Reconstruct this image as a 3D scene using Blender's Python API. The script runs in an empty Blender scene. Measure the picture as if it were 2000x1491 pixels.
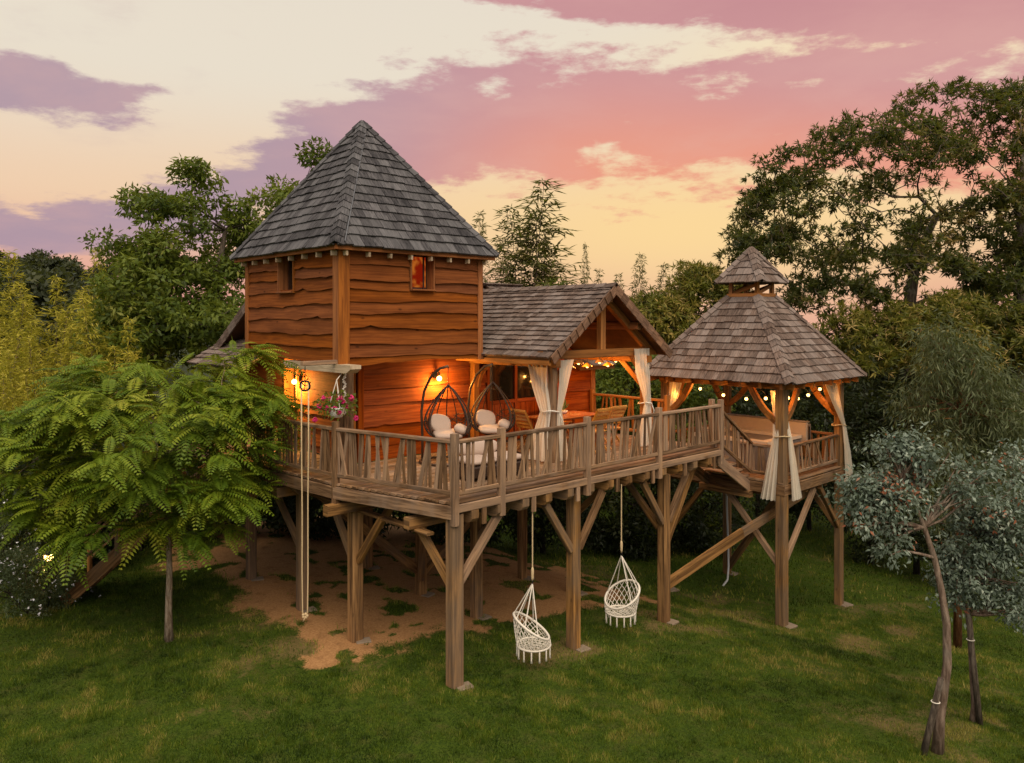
import bpy, math, random
import numpy as np
from mathutils import Vector, Matrix

random.seed(7)
RNG = np.random.default_rng(11)
SC = bpy.context.scene
COL = SC.collection
R = math.radians

# ------------------------------------------------------------------ camera
# World axes follow the tree house: x along its long front, y towards its back, z up (0 = lawn at the front post).
CAM = (-7.44, -9.33, 5.73)
RX, RY = (0.732, -0.681), (0.681, 0.732)          # camera right / forward on plan
cd = bpy.data.cameras.new('camera')
cam = bpy.data.objects.new('camera', cd)
COL.objects.link(cam)
cam.location = CAM
cam.rotation_euler = (R(90), 0, -math.atan2(0.681, 0.732))
cd.sensor_width = 36
cd.lens = 26.78
cd.shift_y = -117.5 / 2000
cd.clip_end = 2000
SC.camera = cam
SC.render.resolution_x, SC.render.resolution_y = 1024, 763
SC.view_settings.view_transform = 'Standard'
SC.view_settings.look = 'None'
SC.view_settings.exposure = 0.0
SC.view_settings.gamma = 1.0
SC.cycles.use_denoising = True
SC.cycles.max_bounces = 6
SC.cycles.diffuse_bounces = 3
SC.cycles.glossy_bounces = 2
SC.cycles.transmission_bounces = 4
SC.cycles.transparent_max_bounces = 4
SC.cycles.caustics_reflective = False
SC.cycles.caustics_refractive = False
SC.cycles.sample_clamp_indirect = 4.0


def lin(r, g, b):
    f = lambda c: (c / 255 / 12.92) if c <= 10 else ((c / 255 + 0.055) / 1.055) ** 2.4
    return (f(r), f(g), f(b), 1.0)


# ------------------------------------------------------------------ node expressions
class NT:
    """tiny wrapper that writes shader maths as python expressions"""
    def __init__(s, tree):
        s.t = tree
        tree.nodes.clear()

    def n(s, kind, **kw):
        nd = s.t.nodes.new(kind)
        for k, v in kw.items():
            setattr(nd, k, v)
        return nd

    def put(s, sock, v):
        if hasattr(v, 'is_linked'):
            s.t.links.new(v, sock)
        else:
            sock.default_value = v

    def m(s, op, a, b=None, c=None, clamp=False):
        nd = s.n('ShaderNodeMath', operation=op, use_clamp=clamp)
        for i, v in enumerate((a, b, c)):
            if v is not None:
                s.put(nd.inputs[i], v)
        return nd.outputs[0]

    def add(s, a, b): return s.m('ADD', a, b)
    def sub(s, a, b): return s.m('SUBTRACT', a, b)
    def mul(s, a, b): return s.m('MULTIPLY', a, b)
    def div(s, a, b): return s.m('DIVIDE', a, b)

    def vm(s, op, a, b=None, scale=None):
        nd = s.n('ShaderNodeVectorMath', operation=op)
        s.put(nd.inputs[0], a)
        if b is not None:
            s.put(nd.inputs[1], b)
        if scale is not None:
            s.put(nd.inputs['Scale'], scale)
        return nd.outputs['Value'] if op in ('DOT_PRODUCT', 'LENGTH') else nd.outputs[0]

    def step(s, x, a, b):
        nd = s.n('ShaderNodeMapRange', interpolation_type='SMOOTHSTEP')
        s.put(nd.inputs[0], x)
        nd.inputs[1].default_value = a
        nd.inputs[2].default_value = b
        return nd.outputs[0]

    def rng(s, x, a, b, c, d):
        nd = s.n('ShaderNodeMapRange')
        s.put(nd.inputs[0], x)
        for i, v in enumerate((a, b, c, d)):
            nd.inputs[1 + i].default_value = v
        return nd.outputs[0]

    def mix(s, f, a, b, mode='MIX'):
        nd = s.n('ShaderNodeMix', data_type='RGBA', blend_type=mode)
        s.put(nd.inputs[0], f)
        s.put(nd.inputs[6], a)
        s.put(nd.inputs[7], b)
        return nd.outputs[2]

    def noise(s, vec, scale, detail=4, rough=0.55, dist=0.0, col=False):
        nd = s.n('ShaderNodeTexNoise')
        s.put(nd.inputs['Vector'], vec)
        nd.inputs['Scale'].default_value = scale
        nd.inputs['Detail'].default_value = detail
        nd.inputs['Roughness'].default_value = rough
        nd.inputs['Distortion'].default_value = dist
        return nd.outputs[1] if col else nd.outputs[0]

    def curve(s, x, pts, lo, hi):
        """piecewise curve through pts (x, y), x mapped from [lo, hi]"""
        nd = s.n('ShaderNodeFloatCurve')
        c = nd.mapping.curves[0]
        P = [((px - lo) / (hi - lo), py) for px, py in pts]
        c.points[0].location = P[0]
        c.points[1].location = P[-1]
        for q in P[1:-1]:
            c.points.new(*q)
        nd.mapping.update()
        s.put(nd.inputs[1], s.rng(x, lo, hi, 0, 1))
        return nd.outputs[0]


# ------------------------------------------------------------------ sky (dusk, broken pink cloud)
def make_world():
    w = bpy.data.worlds.new('World')
    SC.world = w
    w.use_nodes = True
    k = NT(w.node_tree)
    d = k.n('ShaderNodeTexCoord').outputs['Generated']
    sp = k.n('ShaderNodeSeparateXYZ')
    k.put(sp.inputs[0], d)
    dz = sp.outputs[2]
    right = k.vm('DOT_PRODUCT', d, (RX[0], RX[1], 0))
    fwd = k.vm('DOT_PRODUCT', d, (RY[0], RY[1], 0))
    phi = k.m('ARCTAN2', right, fwd)                       # azimuth, 0 = straight ahead
    hl = k.m('SQRT', k.m('MAXIMUM', k.sub(1.0, k.mul(dz, dz)), 1e-4))
    t = k.m('MAXIMUM', k.div(dz, hl), 0.0)                 # tangent of the elevation
    # noise on a flat cloud layer seen in perspective
    den = k.add(k.m('MAXIMUM', dz, 0.0), 0.16)
    pl = k.n('ShaderNodeCombineXYZ')
    k.put(pl.inputs[0], k.div(right, den))
    k.put(pl.inputs[1], k.mul(k.div(fwd, den), 1.15))
    P = pl.outputs[0]
    n1 = k.noise(P, 1.5, 7, 0.60, 0.25)
    n2 = k.noise(k.vm('ADD', P, (7.3, 2.1, 0)), 0.55, 4, 0.5)
    n3 = k.noise(k.vm('ADD', P, (1.3, 9.1, 3)), 5.0, 6, 0.6, 0.3)
    wob = k.add(k.mul(k.sub(n1, 0.5), 1.9), k.mul(k.sub(n3, 0.5), 0.75))
    ev = k.n('ShaderNodeCombineXYZ')                       # billowy edges in azimuth / elevation
    k.put(ev.inputs[0], phi)
    k.put(ev.inputs[1], k.mul(t, 2.6))
    wob = k.add(wob, k.mul(k.sub(k.noise(ev.outputs[0], 11.0, 7, 0.62), 0.5), 2.3))

    def band(pts_c, pts_h, lo, hi):
        c = k.curve(phi, pts_c, lo, hi)
        h = k.curve(phi, pts_h, lo, hi)
        x = k.div(k.sub(t, c), h)
        return x, k.sub(1.0, k.m('ABSOLUTE', x))
    x1, b1 = band([(-1.6, .10), (-.62, .095), (-.45, .12), (-.197, .228), (.10, .268), (.337, .250), (.62, .215), (1.6, .15)],
                  [(-1.6, .02), (-.62, .035), (-.45, .045), (-.197, .090), (.10, .108), (.337, .094), (.62, .080), (1.6, .05)], -1.6, 1.6)
    x2, b2 = band([(-1.6, .50), (-.4, .47), (-.05, .445), (.28, .400), (.60, .350), (1.6, .30)],
                  [(-1.6, .02), (-.4, .020), (-.05, .028), (.28, .050), (.60, .055), (1.6, .05)], -1.6, 1.6)

    def puff(pc, tc, pr, tr):
        a = k.div(k.sub(phi, pc), pr)
        b = k.div(k.sub(t, tc), tr)
        return k.sub(1.0, k.m('SQRT', k.add(k.mul(a, a), k.mul(b, b))))
    b3 = puff(-.545, .262, .105, .036)
    b4 = puff(-.62, .10, .20, .030)
    b6 = puff(.40, .305, .22, .026)
    soft = k.add(0.0, 0.0)
    dens = [k.mul(b, 0.95) for b in (b1, b2)] + [k.mul(b, 0.9) for b in (b3, b4, b6)]
    top = dens[0]
    for q in dens[1:]:
        top = k.m('MAXIMUM', top, q)
    far = k.step(k.m('ABSOLUTE', phi), 0.75, 1.5)
    high = k.step(t, 0.46, 0.8)
    away = k.m('MAXIMUM', far, high)
    gen = k.mul(k.sub(n2, 0.50), 2.6)                      # loose cloud over the rest of the sky
    top = k.m('MAXIMUM', top, -2.0)
    field = k.add(k.mul(top, k.sub(1.0, away)), k.mul(gen, away))
    field = k.add(field, k.mul(wob, 0.92))
    mask = k.step(field, -0.02, 0.46)
    wisp = k.mul(k.step(k.add(k.mul(k.sub(n2, .5), 1.6), k.mul(wob, .55)), 0.05, 0.9), 0.35)
    mask = k.m('MAXIMUM', mask, wisp)
    # clear sky between the clouds
    c0, c1, c2, c3 = lin(226, 160, 148), lin(240, 205, 172), lin(233, 222, 204), lin(196, 200, 210)
    clear = k.mix(k.step(t, 0.02, 0.16), c0, c1)
    clear = k.mix(k.step(t, 0.12, 0.32), clear, c2)
    clear = k.mix(k.step(t, 0.30, 1.2), clear, c3)
    gx, gt = k.div(k.sub(phi, 0.24), 0.44), k.div(k.sub(t, 0.115), 0.105)
    glow = k.m('POWER', 2.718, k.mul(k.add(k.mul(gx, gx), k.mul(gt, gt)), -1.0))
    clear = k.mix(k.mul(glow, 0.9), clear, lin(253, 218, 154))
    gx2, gt2 = k.div(k.sub(phi, 0.50), 0.30), k.div(k.sub(t, 0.33), 0.07)
    glow2 = k.m('POWER', 2.718, k.mul(k.add(k.mul(gx2, gx2), k.mul(gt2, gt2)), -1.0))
    clear = k.mix(k.mul(glow2, 0.7), clear, lin(253, 226, 176))
    # clouds: mauve on the left, pink then salmon towards the sunset
    cl = k.mix(k.step(phi, -0.42, 0.16), lin(172, 148, 164), lin(205, 146, 150))
    low = k.mul(k.step(x1, 0.75, -0.75), k.step(phi, -0.25, 0.15))
    cl = k.mix(low, cl, lin(236, 152, 128))
    cl = k.mix(k.mul(k.step(t, 0.30, 0.42), 0.6), cl, lin(190, 128, 138))
    cl = k.mix(k.mul(away, 0.75), cl, lin(176, 168, 180))
    cl = k.mix(k.mul(k.step(n1, 0.40, 0.72), 0.30), cl, lin(226, 176, 166))
    back = k.step(fwd, 0.2, -0.8)
    clear = k.mix(k.mul(back, 0.8), clear, lin(205, 206, 214))
    col = k.mix(k.mul(mask, 0.93), clear, cl)
    bg = k.n('ShaderNodeBackground')
    k.put(bg.inputs[0], col)
    bg.inputs[1].default_value = 1.0
    out = k.n('ShaderNodeOutputWorld')
    k.t.links.new(bg.outputs[0], out.inputs[0])


make_world()

fill_sun = bpy.data.lights.new('fill_sun', 'SUN')
fill_sun.energy = 3.3
fill_sun.angle = R(60)
fill_sun.color = (1.0, 0.83, 0.62)
so = bpy.data.objects.new('fill_sun', fill_sun)
COL.objects.link(so)
# added soft fill, high behind the camera, to brighten the foreground; sunset lies ahead
so.rotation_euler = Vector((0.28, 0.50, -0.82)).to_track_quat('-Z', 'Y').to_euler()

# ------------------------------------------------------------------ materials
MATS = {}


def principled(k, col, rough=0.7, bump=None, bump_d=0.01, spec=0.3, strength=0.5):
    p = k.n('ShaderNodeBsdfPrincipled')
    k.put(p.inputs['Base Color'], col)
    k.put(p.inputs['Roughness'], rough)
    p.inputs['Specular IOR Level'].default_value = spec
    if bump is not None:
        b = k.n('ShaderNodeBump')
        b.inputs['Strength'].default_value = strength
        b.inputs['Distance'].default_value = bump_d
        k.put(b.inputs['Height'], bump)
        k.t.links.new(b.outputs[0], p.inputs['Normal'])
    return p


def new_mat(name):
    m = bpy.data.materials.new(name)
    m.use_nodes = True
    MATS[name] = m
    return m, NT(m.node_tree)


def finish(k, shader):
    o = k.n('ShaderNodeOutputMaterial')
    k.t.links.new(shader.outputs[0] if hasattr(shader, 'outputs') else shader, o.inputs[0])


def piece_random(k):
    a = k.n('ShaderNodeObjectInfo').outputs['Random']
    b = k.n('ShaderNodeNewGeometry').outputs['Random Per Island']
    return k.m('FRACT', k.add(a, k.mul(b, 7.31)))


def wood(name, dark, light, vary=0.35, rough=0.75, along=1.2, across=26, grey=None, grey_amt=0.0, knots=0.0, bump=0.006, spec=0.25):
    m, k = new_mat(name)
    r = piece_random(k)
    uv = k.n('ShaderNodeTexCoord').outputs['UV']
    sc = k.vm('MULTIPLY', uv, (along, across, 1))
    off = k.n('ShaderNodeCombineXYZ')
    k.put(off.inputs[0], k.mul(r, 91.7))
    k.put(off.inputs[1], k.mul(r, 37.3))
    k.put(off.inputs[2], k.mul(r, 11.0))
    v = k.vm('ADD', sc, off.outputs[0])
    g = k.noise(v, 1.0, 6, 0.62, 0.8)
    big = k.noise(k.vm('ADD', k.vm('MULTIPLY', uv, (0.9, 3.5, 1)), off.outputs[0]), 1.0, 4, 0.55)
    col = k.mix(k.step(g, 0.35, 0.63), dark, light)
    col = k.mix(k.mul(k.step(big, 0.42, 0.72), 0.45), col, tuple(c * 0.55 for c in dark[:3]) + (1,))
    if grey is not None:
        pos = k.n('ShaderNodeNewGeometry').outputs['Position']
        wn = k.noise(k.vm('MULTIPLY', pos, (2.2, 2.2, 0.9)), 1.0, 5, 0.6)
        col = k.mix(k.mul(k.step(k.add(wn, k.mul(k.sub(r, .5), .35)), 0.38, 0.66), grey_amt), col, grey)
    if knots > 0:
        vo = k.n('ShaderNodeTexVoronoi', feature='F1')
        k.put(vo.inputs['Vector'], k.vm('ADD', k.vm('MULTIPLY', uv, (1.0, 2.2, 1)), off.outputs[0]))
        vo.inputs['Scale'].default_value = 1.7
        kn = k.step(vo.outputs['Distance'], 0.11, 0.03)
        col = k.mix(k.mul(kn, knots), col, tuple(c * 0.25 for c in dark[:3]) + (1,))
    val = k.rng(r, 0, 1, 1 - vary, 1 + vary)
    hsv = k.n('ShaderNodeHueSaturation')
    k.put(hsv.inputs['Value'], val)
    k.put(hsv.inputs['Saturation'], k.rng(k.m('FRACT', k.mul(r, 13.7)), 0, 1, 0.94, 1.05))
    k.put(hsv.inputs['Color'], col)
    p = principled(k, hsv.outputs[0], rough, g, bump, spec)
    finish(k, p)
    return m


def plain(name, col, rough=0.6, spec=0.3, metallic=0.0, nscale=0, ncol=None, namt=0.5, bump=0.0):
    m, k = new_mat(name)
    c = col
    b = None
    if nscale:
        pos = k.n('ShaderNodeTexCoord').outputs['Object']
        n = k.noise(pos, nscale, 5, 0.6)
        c = k.mix(k.mul(k.step(n, 0.35, 0.7), namt), col, ncol or tuple(x * .5 for x in col[:3]) + (1,))
        b = n if bump else None
    p = principled(k, c, rough, b, bump or 0.01, spec)
    p.inputs['Metallic'].default_value = metallic
    finish(k, p)
    return m


def glow_mat(name, col, strength):
    m, k = new_mat(name)
    e = k.n('ShaderNodeEmission')
    e.inputs[0].default_value = col
    e.inputs[1].default_value = strength
    finish(k, e)
    return m


def cloth(name, col, trans=0.35):
    m, k = new_mat(name)
    pos = k.n('ShaderNodeTexCoord').outputs['Object']
    n = k.noise(pos, 60, 3, 0.6)
    c = k.mix(k.step(n, .3, .8), col, tuple(x * .86 for x in col[:3]) + (1,))
    p = principled(k, c, 0.9, n, 0.002, 0.1)
    tr = k.n('ShaderNodeBsdfTranslucent')
    k.put(tr.inputs[0], c)
    mx = k.n('ShaderNodeMixShader')
    mx.inputs[0].default_value = trans
    k.t.links.new(p.outputs[0], mx.inputs[1])
    k.t.links.new(tr.outputs[0], mx.inputs[2])
    finish(k, mx)
    return m


def leafmat(name, stops, trans=0.35, rough=0.55, spec=0.25):
    """stops: colours along the per-leaf attribute 'tint' (0..1)"""
    m, k = new_mat(name)
    a = k.n('ShaderNodeAttribute', attribute_name='tint').outputs['Fac']
    rp = k.n('ShaderNodeValToRGB')
    el = rp.color_ramp.elements
    while len(el) < len(stops):
        el.new(0.5)
    for e, (p_, c_) in zip(el, stops):
        e.position = p_
        e.color = tuple(c_) + (1,) if len(c_) == 3 else c_
    k.put(rp.inputs[0], a)
    p = principled(k, rp.outputs[0], rough, None, spec=spec)
    tr = k.n('ShaderNodeBsdfTranslucent')
    k.put(tr.inputs[0], k.mix(0.5, rp.outputs[0], (0.30, 0.34, 0.03, 1)))
    mx = k.n('ShaderNodeMixShader')
    mx.inputs[0].default_value = trans
    k.t.links.new(p.outputs[0], mx.inputs[1])
    k.t.links.new(tr.outputs[0], mx.inputs[2])
    finish(k, mx)
    return m


def bark(name, c1, c2, scale=9):
    m, k = new_mat(name)
    pos = k.n('ShaderNodeTexCoord').outputs['Object']
    n = k.noise(k.vm('MULTIPLY', pos, (1, 1, .22)), scale * 2.2, 6, .65, .4)
    n2 = k.noise(pos, scale * .35, 3, .5)
    c = k.mix(k.step(n, .35, .68), c1, c2)
    c = k.mix(k.mul(k.step(n2, .5, .75), .4), c, (.28, .27, .22, 1))
    finish(k, principled(k, c, .9, n, .03, .15, strength=.8))
    return m


wood('stained_board', (.165, .046, .010, 1), (.275, .083, .018, 1), vary=.13, rough=.8, knots=.75, spec=.12, along=.9, across=20, bump=.012)
wood('porch_board', (.20, .040, .008, 1), (.36, .085, .016, 1), vary=.14, rough=.75, knots=.35, spec=.15, along=.8, across=18)
wood('orange_trim', (.22, .070, .016, 1), (.40, .140, .032, 1), vary=.10, rough=.75, knots=.3, along=.9, across=18)
wood('weathered_wood', (.100, .050, .021, 1), (.345, .198, .098, 1), vary=.34, rough=.85, across=18, grey=(.265, .190, .135, 1), grey_amt=.45, knots=.5)
wood('post_wood', (.120, .057, .018, 1), (.40, .208, .068, 1), vary=.18, rough=.82, grey=(.12, .092, .066, 1), grey_amt=.6, knots=.45, along=.7, across=14)
wood('pale_wood', (.46, .34, .21, 1), (.66, .52, .35, 1), vary=.12, rough=.8, knots=.3)
wood('warm_timber', (.20, .080, .021, 1), (.42, .175, .047, 1), vary=.16, rough=.7, knots=.4, along=.8, across=14)
wood('grey_shingle', (.031, .030, .033, 1), (.138, .131, .134, 1), vary=.36, rough=.9, along=5, across=60, grey=(.105, .104, .105, 1), grey_amt=.5, bump=.01, spec=.15)
wood('brown_shingle', (.080, .055, .043, 1), (.255, .183, .145, 1), vary=.30, rough=.9, along=5, across=60, grey=(.20, .170, .152, 1), grey_amt=.5, bump=.01, spec=.15)
wood('barge_wood', (.105, .055, .032, 1), (.27, .150, .088, 1), vary=.25, rough=.85, along=4, across=40)
wood('teak', (.42, .17, .035, 1), (.62, .30, .075, 1), vary=.12, rough=.5, along=2, across=22)
wood('table_top', (.26, .075, .022, 1), (.38, .125, .04, 1), vary=.1, rough=.3, along=2, across=18, spec=.5)
plain('soffit', (.10, .045, .018, 1), .8, nscale=6)
plain('underlay', (.035, .03, .026, 1), .95)
plain('dark_room', (.03, .017, .010, 1), .8)
plain('iron', (.03, .026, .024, 1), .45, metallic=.7)
plain('dark_wicker', (.045, .026, .017, 1), .55)
plain('bronze_tube', (.11, .075, .05, 1), .38, metallic=.6)
plain('concrete', (.24, .18, .125, 1), .95, nscale=9, ncol=(.2, .16, .12, 1))
plain('tub_acrylic', (.62, .55, .46, 1), .35, spec=.5)
plain('tub_cover', (.46, .38, .30, 1), .65, nscale=5, ncol=(.38, .31, .25, 1))
plain('tub_cover_side', (.22, .19, .17, 1), .7, nscale=5)
plain('pot_white', (.72, .70, .64, 1), .45)
plain('rope', (.62, .47, .27, 1), .9, nscale=90, ncol=(.42, .31, .17, 1), bump=.004)
plain('white_cord', (.78, .72, .62, 1), .85, nscale=120, ncol=(.6, .54, .44, 1), bump=.003)
plain('hose', (.6, .6, .58, 1), .4)
plain('cable', (.02, .018, .016, 1), .6)
plain('red_cloth', (.4, .02, .04, 1), .8)
plain('magenta_petal', (.62, .03, .16, 1), .55)
plain('white_petal', (.75, .75, .78, 1), .6)
plain('green_glass', (.12, .20, .08, 1), .2, spec=.6)
cloth('curtain_cloth', (.90, .83, .70, 1), .45)
cloth('cushion_cloth', (.50, .385, .31, 1), .0)
plain('lead_flashing', (.16, .165, .175, 1), .5, metallic=.3)
glow_mat('bulb_glow', (1.0, .56, .16, 1), 16)
glow_mat('small_bulb_glow', (1.0, .52, .15, 1), 8)
m, k = new_mat('lit_room')       # warm lamplight behind the tower window
pos = k.n('ShaderNodeTexCoord').outputs['Object']
nn = k.noise(pos, 5, 3, .5)
e = k.n('ShaderNodeEmission')
k.put(e.inputs[0], k.mix(k.step(nn, .40, .62), (.45, .022, .004, 1), (1.0, .26, .03, 1)))
e.inputs[1].default_value = .42
finish(k, e)
m, k = new_mat('glass')
p = principled(k, (.012, .010, .009, 1), .04, None, spec=.8)
finish(k, p)
m, k = new_mat('sash')
finish(k, principled(k, (.05, .022, .02, 1), .5))

leafmat('pinnate_leaf', [(0, (.050, .095, .006)), (.35, (.125, .195, .011)), (.7, (.25, .30, .020)), (1, (.42, .40, .045))], .30)
leafmat('walnut_leaf', [(0, (.034, .058, .010)), (.4, (.088, .130, .016)), (.8, (.175, .215, .030)), (1, (.28, .29, .06))], .34)
leafmat('bamboo_leaf', [(0, (.22, .22, .020)), (.4, (.46, .41, .042)), (.8, (.66, .56, .08)), (1, (.75, .64, .15))], .45)
leafmat('distant_bamboo_leaf', [(0, (.050, .060, .016)), (.5, (.125, .125, .035)), (1, (.30, .24, .09))], .3)
leafmat('chestnut_leaf', [(0, (.026, .038, .011)), (.45, (.070, .084, .020)), (.8, (.150, .130, .034)), (1, (.26, .17, .055))], .28)
leafmat('flowering_chestnut_leaf', [(0, (.042, .054, .009)), (.45, (.145, .145, .020)), (.8, (.28, .215, .042)), (1, (.42, .30, .09))], .30)
leafmat('catkin', [(0, (.28, .19, .05)), (1, (.52, .38, .14))], .2)
leafmat('eucalyptus_leaf', [(0, (.060, .085, .058)), (.5, (.150, .200, .150)), (.85, (.29, .35, .28)), (.97, (.40, .44, .34)), (1, (.34, .12, .06))], .18, .5)
leafmat('willow_leaf', [(0, (.040, .052, .020)), (.5, (.100, .125, .055)), (.9, (.185, .20, .10)), (1, (.26, .12, .04))], .25)
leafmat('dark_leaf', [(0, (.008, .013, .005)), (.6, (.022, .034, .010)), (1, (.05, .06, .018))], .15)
leafmat('far_leaf', [(0, (.022, .030, .014)), (.5, (.045, .056, .026)), (1, (.10, .105, .045))], .2)
leafmat('bush_leaf', [(0, (.025, .042, .015)), (.6, (.07, .10, .04)), (1, (.15, .18, .09))], .2)
leafmat('grass_blade', [(0, (.012, .032, .002)), (.40, (.055, .105, .006)), (.75, (.150, .195, .016)), (1, (.30, .25, .06))], .28)
bark('grey_bark', (.05, .038, .028, 1), (.15, .12, .09, 1))
bark('pale_bark', (.10, .066, .045, 1), (.27, .20, .15, 1), 7)
bark('dark_bark', (.018, .014, .010, 1), (.06, .048, .036, 1))
bark('red_bark', (.09, .035, .014, 1), (.22, .10, .04, 1))
bark('young_bark', (.13, .085, .05, 1), (.36, .29, .21, 1), 12)

m, k = new_mat('lawn_soil')
pos = k.n('ShaderNodeNewGeometry').outputs['Position']
dirt = k.n('ShaderNodeAttribute', attribute_name='dirt').outputs['Fac']
fine = k.noise(pos, 26, 6, .7)
mid = k.noise(pos, 3.1, 5, .6)
g1 = k.mix(k.step(fine, .3, .7), (.020, .040, .004, 1), (.070, .105, .010, 1))
g1 = k.mix(k.mul(k.step(mid, .45, .72), .5), g1, (.090, .082, .022, 1))
d1 = k.mix(k.step(fine, .25, .75), (.27, .135, .052, 1), (.48, .265, .115, 1))
d1 = k.mix(k.mul(k.step(mid, .5, .75), .55), d1, (.165, .080, .034, 1))
f = k.step(k.add(dirt, k.mul(k.sub(fine, .5), .9)), .30, .74)
dry = k.n('ShaderNodeAttribute', attribute_name='dry').outputs['Fac']
fd = k.step(k.add(dry, k.mul(k.sub(k.noise(pos, 11, 5, .7), .5), 1.1)), .25, .85)
g1 = k.mix(k.mul(fd, .85), g1, k.mix(fine, (.105, .072, .028, 1), (.235, .160, .070, 1)))
finish(k, principled(k, k.mix(f, g1, d1), .95, k.add(fine, k.mul(mid, .5)), .03, .1))

# ------------------------------------------------------------------ mesh helpers
ORG = {}


def tag(o, label=None, cat=None, group=None, kind=None):
    if label: o['label'] = label
    if cat: o['category'] = cat
    if group: o['group'] = group
    if kind: o['kind'] = kind
    return o


def thing(name, label, cat, loc=(0, 0, 0), rz=0.0, group=None, local=False):
    o = bpy.data.objects.new(name, None)
    o.empty_display_size = .1
    COL.objects.link(o)
    o.location = loc
    o.rotation_euler = (0, 0, rz)
    ORG[o.name] = np.zeros(3) if local else np.array(loc, float)
    return tag(o, label, cat, group)


def copy_tree(o, parent=None):
    c = o.copy()
    COL.objects.link(c)
    c.parent = parent
    if o.name in ORG:
        ORG[c.name] = ORG[o.name]
    for ch in o.children:
        copy_tree(ch, c)
    return c


def link(name, me, mat, parent=None, smooth=False):
    if smooth:
        me.polygons.foreach_set('use_smooth', np.ones(len(me.polygons), bool))
    if mat is not None:
        me.materials.append(MATS[mat])
    o = bpy.data.objects.new(name, me)
    COL.objects.link(o)
    if parent is not None:
        o.parent = parent
        ORG[o.name] = ORG[parent.name]
    return o


def V(*a):
    return np.array(a if len(a) > 1 else a[0], float)


def unit(v):
    v = np.asarray(v, float)
    return v / max(np.linalg.norm(v), 1e-9)


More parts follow.
